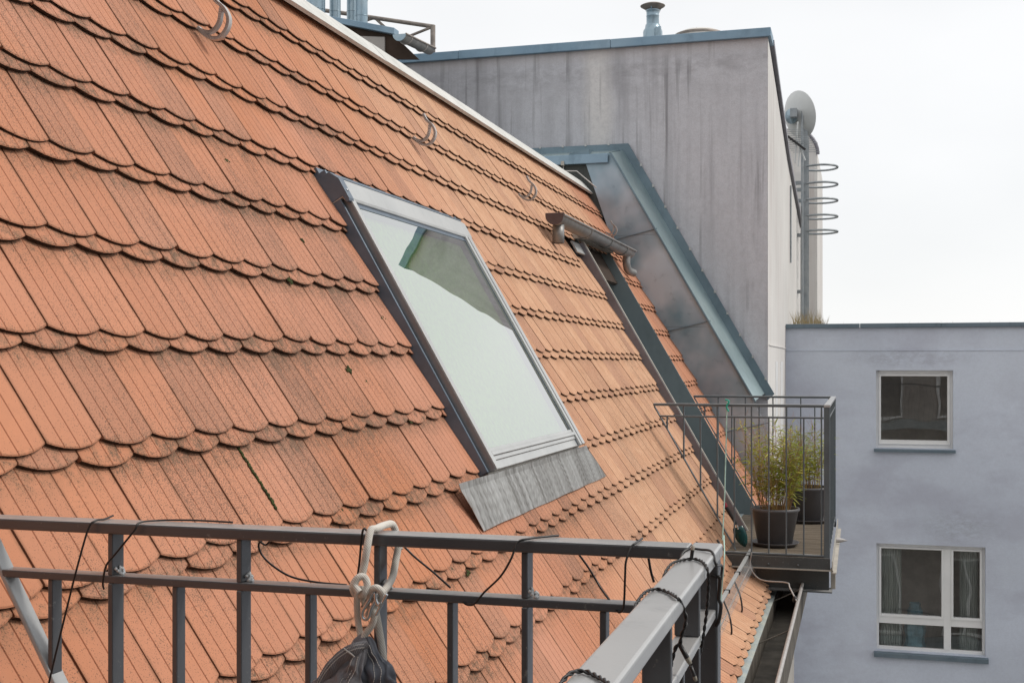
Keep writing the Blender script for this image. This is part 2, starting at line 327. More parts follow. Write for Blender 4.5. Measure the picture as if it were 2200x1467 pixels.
def mat_apron():
    s = NT('pleated_lead_apron'); P = s.pos()
    n = s.noise(s.map(P, (0.5, 34, 0.5)), 1.0, 5, 0.75); n2 = s.noise(P, 6, 4, 0.65)
    col = s.mix(s.ramp(n, 0.36, 0.62), (0.22, 0.215, 0.205), (0.50, 0.505, 0.50))
    col = s.mix(s.math('MULTIPLY', s.ramp(n2, 0.5, 0.75), 0.35), col, (0.52, 0.53, 0.52))
    col = s.mix(s.math('MULTIPLY', s.ramp(s.noise(s.map(P, (3, 9, 3)), 1.0, 4, 0.7), 0.58, 0.72), 0.35), col, (0.15, 0.125, 0.095))
    return s.fin(col, 0.55, 0.2, 0.4)
APRON = mat_apron()
HOOK = mat_zinc('galvanised_hook_steel', (0.46, 0.43, 0.41), (0.55, 0.52, 0.50), 0.4, 0.3, 20)
MOSS = simple('green_moss', (0.045, 0.055, 0.012), 0.95, 0, 0.5, 90, 0.9, 200)
DECKD = simple('roof_underlay', (0.05, 0.032, 0.022), 0.95)
WHITEF = simple('white_window_frame', (0.80, 0.80, 0.79), 0.4, 0, 0.05, 3)
SILLM = mat_zinc('blue_grey_sill', (0.14, 0.19, 0.23), (0.18, 0.23, 0.27), 0.45, 0.3)
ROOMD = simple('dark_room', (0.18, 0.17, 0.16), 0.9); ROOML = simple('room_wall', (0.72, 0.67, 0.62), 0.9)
CURT = simple('grey_curtain', (0.78, 0.84, 0.82), 0.9, 0, 0.2, 12, 0, 1, 0.5, (8, 1, 0.4))
BLUEB = simple('blue_foil_bag', (0.30, 0.58, 0.75), 0.35, 0.1, 0.4, 9)
POT = simple('dark_plastic_pot', (0.12, 0.115, 0.12), 0.45, 0, 0.12, 6); SOIL = simple('potting_soil', (0.03, 0.02, 0.012), 1.0)
BLACKC = simple('black_cable', (0.014, 0.012, 0.012), 0.4); TEALB = simple('teal_enamel', (0.006, 0.06, 0.06), 0.25)
REDP = simple('red_grip', (0.35, 0.03, 0.05), 0.4); STEEL = simple('polished_steel', (0.62, 0.64, 0.65), 0.18, 0.95, 0.05)
LEDG = simple('clear_led_cap', (0.30, 0.27, 0.22), 0.12)
def mat_rope():
    s = NT('braided_white_rope'); uvn = s.n('ShaderNodeTexCoord'); P = s.pos()
    w = s.n('ShaderNodeTexWave', wave_type='BANDS', bands_direction='DIAGONAL'); s.l(P, w.inputs['Vector']); w.inputs['Scale'].default_value = 150; w.inputs['Distortion'].default_value = 2.0; w.inputs['Detail'].default_value = 1
    n = s.noise(P, 60, 3, 0.7); col = s.mix(w.outputs[0], (0.60, 0.555, 0.49), (0.72, 0.69, 0.64)); col = s.mix(s.math('MULTIPLY', s.ramp(n, 0.5, 0.75), 0.4), col, (0.36, 0.29, 0.22))
    s.bump(w.outputs[0], 0.5, 0.001); return s.fin(col, 0.85, 0, 0.2)
ROPE = mat_rope()
FABRIC = simple('grey_canvas', (0.20, 0.196, 0.21), 0.8, 0, 0.2, 14, 0.5, 900); FABIN = simple('dark_lining', (0.09, 0.098, 0.12), 0.6); THREAD = simple('white_thread', (0.62, 0.60, 0.57), 0.9)
def mat_wood():
    s = NT('weathered_decking'); P = s.pos(); n = s.noise(s.map(P, (3, 60, 3)), 1.0, 5, 0.7)
    col = s.mix(s.ramp(n, 0.3, 0.7), (0.07, 0.055, 0.04), (0.26, 0.215, 0.165)); s.bump(n, 0.5, 0.004); return s.fin(col, 0.85, 0, 0.2)
WOOD = mat_wood()
def mat_leaf(name, a, b, tr=0.25):
    s = NT(name); at_ = s.n('ShaderNodeAttribute'); at_.attribute_name = 'lv'
    col = s.mix(at_.outputs['Fac'], a, b); s.l(col, s.p.inputs['Base Color']); s.p.inputs['Roughness'].default_value = 0.55
    t = s.n('ShaderNodeBsdfTranslucent'); s.l(col, t.inputs[0]); m_ = s.n('ShaderNodeMixShader'); m_.inputs[0].default_value = tr
    s.l(s.p.outputs[0], m_.inputs[1]); s.l(t.outputs[0], m_.inputs[2]); s.l(m_.outputs[0], s.out.inputs[0]); return s.m
LEAF = mat_leaf('bamboo_leaf', (0.24, 0.34, 0.03), (0.62, 0.54, 0.12)); STEMM = mat_leaf('bamboo_stem', (0.52, 0.36, 0.11), (0.38, 0.19, 0.15), 0.0); GRASSM = mat_leaf('dry_grass', (0.34, 0.25, 0.12), (0.42, 0.34, 0.20), 0.1)
def mat_glass(name, ior=1.5, wob=0.0, tint=(1, 1, 1), boost=0.0, wsc=2.0):
    s = NT(name); s.t.nodes.remove(s.p)
    tr = s.n('ShaderNodeBsdfTransparent'); tr.inputs[0].default_value = tint + (1,); g = s.n('ShaderNodeBsdfGlossy'); g.inputs['Roughness'].default_value = 0.0
    fr = s.n('ShaderNodeFresnel'); fr.inputs[0].default_value = ior; m_ = s.n('ShaderNodeMixShader')
    s.l(s.math('ADD', fr.outputs[0], boost, 0, True), m_.inputs[0]); s.l(tr.outputs[0], m_.inputs[1]); s.l(g.outputs[0], m_.inputs[2]); s.l(m_.outputs[0], s.out.inputs[0])
    if wob:
        b = s.n('ShaderNodeBump'); s.l(s.noise(s.pos(), wsc, 2, 0.4), b.inputs['Height']); b.inputs['Strength'].default_value = 1.0; b.inputs['Distance'].default_value = wob; s.l(b.outputs[0], g.inputs['Normal'])
    return s.m
GLASS = mat_glass('window_glass', 1.5, 0.006, (0.92, 0.92, 0.90), 0.22, 0.9); SKYG = mat_glass('coated_skylight_glass', 1.9, 0.0015, (0.95, 0.98, 0.90), 0.50, 1.2)
BLIND = simple('green_blind_fabric', (0.42, 0.78, 0.16), 0.9, 0, 0.25, 40, 0.5, 400)
DISH = simple('white_dish_paint', (0.62, 0.63, 0.62), 0.4, 0, 0.05); GALV = mat_zinc('galvanised_ladder_steel', (0.30, 0.33, 0.35), (0.38, 0.40, 0.41), 0.5, 0.4, 8)
FLUE = mat_zinc('blue_grey_flue_steel', (0.28, 0.38, 0.45), (0.36, 0.45, 0.50), 0.35, 0.6, 6)
RUST = simple('weathered_rail_pipe', (0.30, 0.26, 0.23), 0.6, 0.2, 0.3, 12)
COURT = simple('courtyard_paving', (0.16, 0.155, 0.15), 0.9, 0, 0.2, 0.7, 0.3, 20)
DOME = simple('acrylic_dome', (0.66, 0.63, 0.58), 0.3)

# ------------------------------------------------------------------ ground and our own building
struct(M().add([(-900, -900, -14), (900, -900, -14), (900, 900, -14), (-900, 900, -14)], [(0, 1, 2, 3)]).build('ground', COURT))
roof = thing('tiled_roof', 'steep roof slope of orange clay beaver-tail tiles below the pale ridge sheet', 'roof', loc=(-0.6, 0, -1.5))
def rpar(o): o.parent = roof; o.matrix_parent_inverse = Matrix.Translation((0.6, 0, 1.5)); return o

SK = (4.285, 5.87)                 # skylight opening in the tiles (Y) and its courses
DR = (9.29, 10.60)                 # balcony door recess
YEND = 11.66
TW = 0.182
def tile_geo(x0=0.0022, x1=0.1798, L=0.35, sag=0.019, T=0.011, jit=0.0, endx=None):
    """x across, y up the slope from the notch line (0) to L, z out of the roof; returns verts, faces, uvs, material ids"""
    w0, w1 = 0.0022, 0.1798; cols = [x0]
    for k in range(1, 4):
        g = w0 + (w1 - w0) * k / 4
        for q in (g - 0.0021, g, g + 0.0021):
            if x0 + 0.002 < q < x1 - 0.002: cols.append(q)
    for k in range(4):
        q = w0 + (w1 - w0) * (k + 0.5) / 4
        if x0 + 0.004 < q < x1 - 0.004: cols.append(q)
    cols = sorted(cols) + [x1]
    vs, uv, fs, mi = [], [], [], []
    def yend(x):
        t = (2 * (x - w0) / (w1 - w0) - 1); return -sag * (1 - t * t) + jit * t
    for x in cols:
        g = any(abs(x - (w0 + (w1 - w0) * k / 4)) < 1e-5 for k in (1, 2, 3)); dz = -0.0026 if g else 0.0
        e = yend(x)
        for (y, z) in ((L, 0 + dz), (e + 0.003, dz), (e, -0.0022 + dz * 0.6), (e + 0.0012, -T)):
            vs.append((x, y, z)); uv.append(((x - w0) / (w1 - w0), (y - min(e, 0)) / 0.35))
    n = len(cols)
    for i in range(n - 1):
        a = i * 4; b = a + 4
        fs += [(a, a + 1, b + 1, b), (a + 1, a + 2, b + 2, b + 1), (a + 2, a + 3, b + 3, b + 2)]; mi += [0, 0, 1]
    k = len(vs)
    for x, ii in ((cols[0], 0), (cols[-1], (n - 1) * 4)):
        vs.append((x, L, -T)); uv.append((0.02 if ii == 0 else 0.98, 1))
    fs += [(0, k, 3, 2), (0, 2, 1), ((n - 1) * 4, (n - 1) * 4 + 3, k + 1), ((n - 1) * 4, (n - 1) * 4 + 2, (n - 1) * 4 + 3), ((n - 1) * 4, (n - 1) * 4 + 1, (n - 1) * 4 + 2)]
    mi += [0] * 5
    return vs, fs, uv, mi
def tile_mesh(name, geo, low):
    vs, fs, uv, mi = geo; me = bpy.data.meshes.new(name); me.from_pydata(vs, [], fs); me.materials.append(TILE); me.materials.append(TEDGE)
    me.polygons.foreach_set('material_index', mi); u = me.uv_layers.new(name='UVMap')
    for l in me.loops: u.data[l.index].uv = uv[l.vertex_index]
    a = me.attributes.new('low', 'FLOAT', 'POINT'); a.data.foreach_set('value', [low] * len(vs)); return me
VAR = [tile_geo(jit=q, sag=s_) for q, s_ in ((0, 0.019), (0.0008, 0.0195), (-0.0008, 0.0185), (0.0, 0.020))]
VMESH = {}
TAU = 0.098
ydir = Vector((0, 1, 0))
def tile_matrix(c, y, low, r):
    ang = TH - TAU; off = 0.0; e = 0.0
    if c == 11: ang = 0.505
    up = Vector((-math.cos(ang), 0, math.sin(ang)))
    nn = Vector((math.sin(ang), 0, math.cos(ang)))
    if c == 11:
        P = Vector((-0.590, y, -1.480))
        if low: P = P - up * 0.034 - nn * 0.0112
    elif low: P = RP(c, y) - up * 0.034 - nn * 0.0112
    else: P = RP(c, y)
    if c == 10: P = P + NN * 0.012
    P = P + up * r.gauss(0, 0.0024) + nn * abs(r.gauss(0, 0.0012))
    # local x -> Y (away), local y -> up the slope, local z -> out
    m_ = Matrix((( 0, up.x, nn.x, P.x), (1, 0, 0, P.y), (0, up.z, nn.z, P.z), (0, 0, 0, 1)))
    return m_ @ Matrix.Rotation(r.gauss(0, 0.005), 4, 'Z') @ Matrix.Rotation(r.gauss(0, 0.003), 4, 'Y')
def spans(c, low, y0, y1):
    """visible Y pieces of the tile [y0,y1] of course c"""
    segs = [(y0, y1)]; cut = []
    if 2 <= c <= 6: cut.append(SK)
    if c >= 2 or (c == 1): cut.append(DR)
    if c == 1: cut[-1] = (8.95, DR[1])
    cut.append((YEND, 99))
    for a, b in cut:
        ns = []
        for s0, s1 in segs:
            if s1 <= a or s0 >= b: ns.append((s0, s1)); continue
            if s0 < a: ns.append((s0, a))
            if s1 > b: ns.append((b, s1))
        segs = ns
    return [q for q in segs if q[1] - q[0] > 0.012]
tiles = []; rr = random.Random(3)
for c in range(-2, 12):
    for low in (0, 1):
        for j in range(-12, 54):
            y = R0.y + TW * j + (TW / 2 if low else 0)
            m_ = tile_matrix(c, y, low, rr); P = m_.translation
            for s0, s1 in spans(c, low, y, y + TW):
                full = (s1 - s0) > TW - 1e-4
                L = 0.30 if c == 11 else 0.35
                u, v, d = proj(P + Vector((0, 0.09, 0.03)))
                inside = d > 0.3 and -60 < u < 2260 and -60 < v < 1530
                # how big it shows
                area = (s1 - s0) * (0.05 if low else 0.25) / d ** 2 if inside else 0
                hid = v > 1400 and u > 1300
                tiles.append((0 if hid else area, c, low, m_, full, s0 - y, s1 - y, L))
tiles.sort(key=lambda t: -t[0])
big = M(); bverts = []; bfaces = []; buv = []; bmi = []; brnd = []; blow = []
for i, (area, c, low, m_, full, a, b, L) in enumerate(tiles):
    if i < 299 and area > 0:
        if full and L == 0.35:
            key = (rr.randrange(4), low)
            if key not in VMESH: VMESH[key] = tile_mesh('roof_tile', VAR[key[0]], float(low))
            me = VMESH[key]
        else: me = tile_mesh('roof_tile', tile_geo(max(a, 0.0022), min(b, 0.1798), L), float(low))
        o = bpy.data.objects.new('roof_tile', me); COL.objects.link(o); rpar(o); o.matrix_basis = m_
    else:
        g = VAR[rr.randrange(4)] if (full and L == 0.35) else tile_geo(max(a, 0.0022), min(b, 0.1798), L)
        o0 = len(bverts); bverts += [tuple(m_ @ Vector(p)) for p in g[0]]; bfaces += [tuple(o0 + q for q in f) for f in g[1]]
        buv += g[2]; bmi += g[3]; q = rr.random(); brnd += [q] * len(g[0]); blow += [float(low)] * len(g[0])
me = bpy.data.meshes.new('roof_tiles'); me.from_pydata(bverts, [], bfaces); me.materials.append(TILE); me.materials.append(TEDGE)
me.polygons.foreach_set('material_index', bmi); ul = me.uv_layers.new(name='UVMap')
import numpy as np
li = np.zeros(len(me.loops), dtype=np.int32); me.loops.foreach_get('vertex_index', li); ul.data.foreach_set('uv', np.array(buv, dtype=np.float32)[li].ravel())
me.attributes.new('rnd', 'FLOAT', 'POINT').data.foreach_set('value', brnd); me.attributes.new('low', 'FLOAT', 'POINT').data.foreach_set('value', blow)
o = bpy.data.objects.new('roof_tiles', me); COL.objects.link(o); rpar(o); o['kind'] = 'stuff'

# boarding under the tiles, with the openings left out
dk = M()
for (c0, c1, y0, y1) in ((-3.2, 1.2, -3, YEND), (1.2, 6.3, -3, SK[0]), (1.2, 6.3, SK[1], DR[0]), (1.2, 6.3, DR[1], YEND), (6.3, 10.9, -3, DR[0]), (6.3, 10.9, DR[1], YEND)):
    dk.rbox(c0, c1, y0, y1, -0.085, -0.055)
rpar(dk.build('roof_boarding', DECKD))
# ridge sheet: pale plate with laps
rg = M(); y = 0.2; k = 0
while y < 12.05:
    y2 = min(y + 2.02, 12.05); o_ = 0.002 * (k % 2)
    A = RP(-2.745, y, 0.030 + o_); B = Vector((-2.622, y, 1.790 + o_)); C = Vector((-3.3, y, 1.80 + o_))
    pts = [RP(-2.74, y, 0.010), A, B, C, C - Vector((0, 0, 0.03)), B - Vector((0.02, 0, 0.04))]
    rg.prism(pts, (0, y2 - y + 0.01, 0)); y = y2; k += 1
rpar(rg.build('ridge_sheet', RIDGE, label='pale sheet metal edging along the top of the tiles'))
rpar(M().box(-3.4, -2.66, -3, 12.0, 1.5, 1.765).build('roof_top_slab', FELT))
# roof hooks
for i, (c, y, sc_) in enumerate(((-0.73, 3.86, 1.0), (-0.72, 6.04, 1.0), (-0.58, 8.05, 1.0), (-0.9, 11.25, 0.85))):
    lab = ['large galvanised roof hook nearest the camera, cut off by the top edge', 'curved galvanised roof hook in the middle of the upper slope, between two others', 'curved galvanised roof hook just above the left end of the small gutter', 'small far roof hook beside the blue metal cheek, behind the small gutter'][i]
    t = thing('roof_hook', lab, 'roof hook', 'galvanised roof hooks', loc=RP(c, y, 0.005))
    def hk(pts, name, w):
        P = curve([NN * (a * sc_) + SS * (b * sc_) + Vector((0, d * sc_, 0)) for a, b, d in pts], 7); m_ = M(); up = ydir
        for q in range(len(P) - 1):
            tt = (P[q + 1] - P[q]).normalized(); m_.bar(P[q] - tt * 0.001, P[q + 1] + tt * 0.001, 0.012, w, up)
        m_.build(name, HOOK, t)
    hk([(-0.005, -0.02, 0), (0.012, 0.03, 0), (0.045, 0.058, 0), (0.085, 0.05, 0), (0.112, 0.022, 0), (0.116, -0.02, 0), (0.103, -0.06, 0), (0.104, -0.098, 0)], 'hook_bar', 0.022)
    hk([(0.0, -0.005, 0.0), (0.03, 0.022, 0), (0.072, 0.012, 0), (0.108, -0.03, 0)], 'hook_brace', 0.018)
gp = M(); rg2 = random.Random(8)
for _ in range(34):
    c = rg2.choice([0, 1, 2, 3, 4, 5, 6, 7]); y = R0.y + TW * rg2.randrange(18, 37); t0 = rg2.uniform(0.25, 0.75); ln = rg2.uniform(0.03, 0.12)
    if c in (2, 3, 4, 5, 6) and y < SK[1] + 0.1: continue
    if c >= 1 and y > DR[0] - 0.1: continue
    o_ = -(HC * (1 - t0)) * math.tan(TAU) * 1.0
    q = [RP(c + t0 - 1 + d, y + e, -(1 - t0 - d) * HC * math.tan(TAU) + 0.0016) for d, e in ((0, -0.002), (ln, 0.001), (ln, 0.004), (0, 0.005))]
    gp.add(q, [(0, 1, 2, 3)])
o = gp.build('open_joints', DECKD); rpar(o); o['kind'] = 'stuff'
# moss cushions in joints
ms = random.Random(11)
def moss(name_pts, label, sz):
    m_ = M()
    for P in name_pts:
        r = sz * ms.uniform(0.6, 1.2); n = 6
        pr = [(0.001, -r * 0.3), (r * 0.8, -r * 0.1), (r, r * 0.15), (r * 0.6, r * 0.5), (0.001, r * 0.62)]
        m_.lathe(P, pr, n, 0, NN)
    o = m_.build('moss', MOSS); tag(o, label, 'moss', kind='stuff')
def line(c0, y0, c1, y1, n, off, js=0.003): return [RP(c0 + (c1 - c0) * i / n, y0 + (y1 - y0) * i / n + ms.uniform(-js, js), off(c0 + (c1 - c0) * i / n) if callable(off) else off) for i in range(n + 1)]
moss(line(5.17, R0.y + TW * 1.0, 5.86, R0.y + TW * 1.0, 60, lambda c: -(6 - c) * HC * math.tan(TAU) + 0.002), 'strip of green moss filling one long joint between tiles', 0.0055)
pts = []
for (c, j) in ((6.06, 3.2), (6.07, 2.9), (5.03, 5.3), (5.04, 5.5), (5.16, 7.6), (4.4, 6.0), (4.42, 6.02), (3.16, 5.5), (3.2, 5.5), (7.06, 5.6), (7.1, 5.8), (7.07, 6.3), (7.2, 6.5), (4.14, 1.1), (2.5, 7.0), (1.5, 5.5), (3.6, 9.0), (4.6, 6.5), (3.02, 4.6), (6.08, 24.6), (6.09, 24.9)):
    for q in range(9): pts.append(RP(c + ms.gauss(0, 0.02), R0.y + TW * j + ms.gauss(0, 0.008), -0.012))
moss(pts, 'small tufts of green moss scattered between the orange tiles', 0.006)

# ------------------------------------------------------------------ skylight
sk_ = thing('skylight', 'large sloping roof window with silver frame and green blind behind reflecting glass', 'skylight', loc=RP(4, 5.0, 0))
def kid(o, root):
    o.parent = root; o.matrix_parent_inverse = Matrix.Translation(root.location).inverted(); return o
ya, yb = SK
kid(M().rbox(1.2, 6.13, ya + 0.002, ya + 0.016, -0.05, 0.030).build('side_flashing', FRAMED, None, 0.004), sk_)
kid(M().rbox(1.2, 6.13, yb - 0.025, yb - 0.004, -0.05, 0.030).build('side_flashing', FRAMED, None, 0.004), sk_)
kid(M().rbox(1.7, 6.13, ya + 0.024, ya + 0.066, 0.0, 0.056).build('frame', FRAMEG, None, 0.002), sk_)
kid(M().rbox(1.7, 6.14, ya + 0.026, ya + 0.064, 0.0565, 0.060).build('frame_trim', SILVER, None, 0.001), sk_)
kid(M().rbox(1.7, 6.13, yb - 0.155, yb - 0.05, 0.0, 0.050).build('frame', FRAMED, None, 0.002), sk_)
kid(M().rbox(1.7, 6.14, yb - 0.152, yb - 0.118, 0.0, 0.060).build('frame_trim', SILVER, None, 0.001), sk_)
kid(M().rbox(1.7, 6.14, yb - 0.100, yb - 0.052, 0.0, 0.060).build('frame_trim', SILVER, None, 0.001), sk_)
st = M()
for (c0, c1, o1) in ((5.82, 5.88, 0.054), (5.88, 5.945, 0.060), (5.945, 6.01, 0.052), (6.01, 6.14, 0.046)): st.rbox(c0, c1 - 0.004, ya + 0.068, yb - 0.156, 0.0, o1)
kid(st.build('bottom_frame', SILVER, None, 0.0015), sk_)
kid(M().rbox(6.12, 6.19, ya + 0.03, yb - 0.03, -0.03, 0.018).build('sill_strip', STEELB), sk_)
hd = M(); pr = [RP(1.29, ya, -0.03), RP(1.29, ya, 0.040), RP(1.37, ya, 0.050), RP(1.45, ya, 0.062), RP(1.74, ya, 0.062), RP(1.775, ya, 0.056), RP(1.775, ya, 0.044), RP(1.70, ya, 0.04), RP(1.70, ya, -0.03)]
hd.prism(pr, (0, yb - ya - 0.04, 0)); kid(hd.build('hood', SILVER, None, 0.002), sk_)
hc = M(); hc.prism([p + NN * 0.003 + SS * (0.006 if i > 3 and i < 7 else -0.004) + Vector((0, -0.004, 0)) for i, p in enumerate(pr)], (0, 0.046, 0)); kid(hc.build('hood_end_cap', FRAMED, None, 0.002), sk_)
kid(M().rbox(1.345, 1.372, ya + 0.04, yb - 0.042, 0.02, 0.0535).build('hood_lip', FRAMED), sk_)
kid(M().rbox(1.77, 1.85, ya + 0.066, yb - 0.155, 0.0, 0.050).build('top_gasket', FRAMED), sk_)
kid(M().add([RP(1.85, ya + 0.066, 0.048), RP(5.83, ya + 0.066, 0.048), RP(5.83, yb - 0.155, 0.048), RP(1.85, yb - 0.155, 0.048)], [(0, 1, 2, 3)]).build('pane', SKYG), sk_)
kid(M().rbox(1.85, 6.0, ya + 0.06, yb - 0.14, 0.005, 0.012).build('blind', BLIND), sk_)
kid(M().rbox(1.1, 1.3, ya + 0.004, yb - 0.004, -0.03, 0.002).build('top_flashing', FRAMED), sk_)
# screws on the hood cap
kid(M().lathe(RP(1.62, ya + 0.022, 0.0652), [(0.006, 0), (0.006, 0.003), (0.0001, 0.003)], 10, 0, NN).build('screw', STEEL), sk_)
# pleated apron below
ap = M(); n = 200
def apo(y, c, k):
    return 0.012 + (0.0055 if k % 2 else 0) + 0.003 * math.sin(y * 5)
rows = [(6.17, 0.016), (6.25, 0.008), (6.5, 0.003), (6.83, 0.0)]
vs_ = []
for k in range(n + 1):
    for (c, ex) in rows:
        f_ = (c - 6.17) / 0.66; ylo = 3.93 + 0.07 * f_; yhi = 5.96 + 0.165 * f_; y = ylo + (yhi - ylo) * k / n
        vs_.append(RP(c + (0.004 * math.sin(y * 13) if c > 6.8 else 0), y, apo(y, c, k) + ex - (0.010 if c > 6.8 else 0)))
fs_ = []
for k in range(n):
    for q in range(3): a = k * 4 + q; fs_.append((a, a + 1, a + 5, a + 4))
ap.add(vs_, fs_); o = ap.build('apron', APRON); so_ = o.modifiers.new('solid', 'SOLIDIFY'); so_.thickness = 0.003; kid(o, sk_)

# ------------------------------------------------------------------ dormer gutter and door recess
gt = thing('roof_gutter', 'short half-round grey gutter with brown end cap hanging above the balcony recess', 'gutter', loc=(-2.05, 8.2, 1.0))
g = M(); gx, gz, gr_ = -2.045, 1.035, 0.062; y0, y1 = 8.2, 11.05; N_ = 14
vs_ = []
for y in (y0, y1):
    for rad in (gr_, gr_ - 0.004):
        for i in range(N_ + 1): a = math.pi + math.pi * i / N_; vs_.append((gx + rad * math.cos(a), y, gz + rad * math.sin(a)))
q = N_ + 1; fs_ = []
for i in range(N_): fs_ += [(i, i + 1, 2 * q + i + 1, 2 * q + i), (q + i + 1, q + i, 3 * q + i, 3 * q + i + 1), (i + 1, i, q + i, q + i + 1), (2 * q + i, 2 * q + i + 1, 3 * q + i + 1, 3 * q + i)]
g.add(vs_, fs_, 0, True); kid(g.build('trough', GUTZ), gt)
kid(M().tube([(gx + gr_ + 0.004, y0, gz + 0.004), (gx + gr_ + 0.004, y1, gz + 0.004)], 0.009, 8).build('front_bead', GUTZ), gt)
ec = M(); pts = [(gx + 0.066 * math.cos(math.pi + math.pi * i / N_), y0 - 0.008, gz + 0.066 * math.sin(math.pi + math.pi * i / N_)) for i in range(N_ + 1)]; pts = [(gx - 0.066, y0 - 0.008, gz + 0.018)] + pts + [(gx + 0.07, y0 - 0.008, gz + 0.018)]
ec.prism(pts, (0, 0.012, 0)); kid(ec.build('end_cap', GUTC, None, 0.002), gt)
for yy in (9.15, 9.95, 10.65):
    b = M(); b.tube([(gx + 0.066 * math.cos(math.pi + math.pi * i / 12), yy, gz + 0.066 * math.sin(math.pi + math.pi * i / 12)) for i in range(13)], 0.006, 6); kid(b.build('bracket', GUTZ), gt)
sp = M(); sp.lathe((gx, 8.31, gz - 0.185), [(0.038, 0), (0.042, 0), (0.042, 0.13), (0.038, 0.13), (0.038, 0)], 20); kid(sp.build('spout', GUTZ), gt)
kid(M().lathe((gx, 8.31, gz - 0.182), [(0.039, 0), (0.0001, 0.001)], 20).build('spout_hole', DECKD), gt)
kid(M().tube(curve([(gx, 10.93, gz - 0.05), (gx, 10.93, gz - 0.13), (gx + 0.01, 10.98, gz - 0.18), (gx + 0.045, 11.06, gz - 0.20)], 5), 0.036, 14).build('elbow', GUTZ), gt)

rc = thing('balcony_door_recess', 'grey-green panelled recess cut into the tiles for the balcony door', 'door recess', loc=(-1.5, 9.9, -1.27))
kb = M(); kb.rbox(0.35, 9.9, DR[0] + 0.002, DR[0] + 0.018, -0.2, 0.042); kid(kb.build('edge_flashing', PURPLE), rc)
kid(M().rbox(0.35, 9.9, DR[0] + 0.019, DR[0] + 0.040, -0.2, 0.050).build('edge_trim', STEELB, None, 0.004), rc)
kid(M().rbox(0.35, 9.9, DR[0] + 0.041, DR[0] + 0.065, -0.2, 0.03).build('edge_gasket', FRAMED), rc)
def cheekpoly(y, zt, zb, off): # vertical panel between inner wall and roof line
    a = RP(4, y, off); f = lambda z: a.x + (a.z - z) * (SS.x / -SS.z)
    return [(-2.55, y, zb), (f(zb), y, zb), (f(zt), y, zt), (-2.55, y, zt)]
kid(M().prism(cheekpoly(DR[1] - 0.016, 0.985, -1.6, 0.018), (0, 0.015, 0)).build('side_panel', GREENP), rc)
kid(M().prism(cheekpoly(DR[0] + 0.08, 0.985, -1.6, 0.0), (0, 0.03, 0)).build('side_panel', GREENP), rc)
kid(M().prism([(-2.55, 9.3, 0.985), (-2.105, 9.3, 0.985), (-2.15, 9.3, 1.075), (-2.55, 9.3, 1.075)], (0, 1.33, 0)).build('lintel', STEELB), rc)
kid(M().rbox(0.35, 0.72, 9.02, 9.30, 0.0, 0.012).build('corner_sheet', SILVER), rc)
kid(M().box(-2.6, -2.5, 9.3, 10.63, -1.6, 1.1).build('door', SILVER), rc)
kid(M().box(-2.5, -0.95, 9.3, 10.6, -1.34, -1.30).build('threshold', GREENP), rc)
sm = M(); sm.bar(RP(5.3, DR[1] - 0.002, -0.02), RP(5.3, DR[1] - 0.002, -0.02) + Vector((-0.6, 0, -0.35)), 0.004, 0.012, (0, 1, 0)); kid(sm.build('panel_seam', TEAL), rc)

# ------------------------------------------------------------------ eave: zinc apron and box gutter
eg = thing('eave_gutter', 'long box gutter, dark and dirty inside, running along the eave below the tiles', 'gutter', loc=(-0.4, 5, -1.5))
kid(M().prism([(-0.64, -3, -1.52), (-0.535, -3, -1.555), (-0.535, -3, -1.56), (-0.64, -3, -1.53)], (0, 14.6, 0)).build('drip_sheet', ZINCL), eg)
bg = M()
bg.box(-0.535, -0.532, -3, 11.6, -1.68, -1.556); bg.box(-0.535, -0.36, -3, 11.6, -1.684, -1.680); bg.box(-0.362, -0.359, -3, 11.6, -1.680, -1.47)
kid(bg.build('gutter_trough', GUTD), eg)
kid(M().tube([(-0.358, -3, -1.468), (-0.358, 11.6, -1.468)], 0.011, 10).build('gutter_rim', HOOK), eg)
for i in range(9):
    yy = 0.6 + i * 1.25; b = M(); b.bar((-0.53, yy, -1.56), (-0.36, yy, -1.475), 0.02, 0.004); kid(b.build('gutter_strap', GUTD), eg)
rpar(M().box(-0.66, -0.58, -3, 11.6, -14, -1.56).build('outer_wall', OWNW))

# ------------------------------------------------------------------ parapet cheek at the far end of the roof
pc = thing('parapet', 'blue-grey metal clad firewall parapet that ends the tiled slope beside the tall wall', 'parapet', loc=(-1.5, 11.9, 0))
def prof(off): # slope line points top (z=2.0..) and bottom
    A = RP(4, 0, off)
    def f(z): return A.x + (A.z - z) * (SS.x / -SS.z)
    return f
ck = M(); y = 11.655; f0 = prof(-0.03); f1 = prof(0.372)
segs_z = [2.06, 1.25, 0.35, -0.62, -1.9]
for a_, b_ in zip(segs_z[:-1], segs_z[1:]):
    yy = y - 0.002 * (segs_z.index(a_) % 2)
    ck = M(); ck.prism([(max(f0(a_), -2.62), yy, a_), (min(f0(b_), -0.87), yy, b_ + 0.002), (min(f1(b_), -0.86), yy, b_ + 0.002)] + ([(-0.86, yy, -0.545)] if f1(b_) > -0.86 and f1(a_) < -0.86 else []) + [(min(f1(a_), -0.86), yy, a_)], (0, 0.02, 0)); kid(ck.build('cheek_sheet', CHEEK), pc)
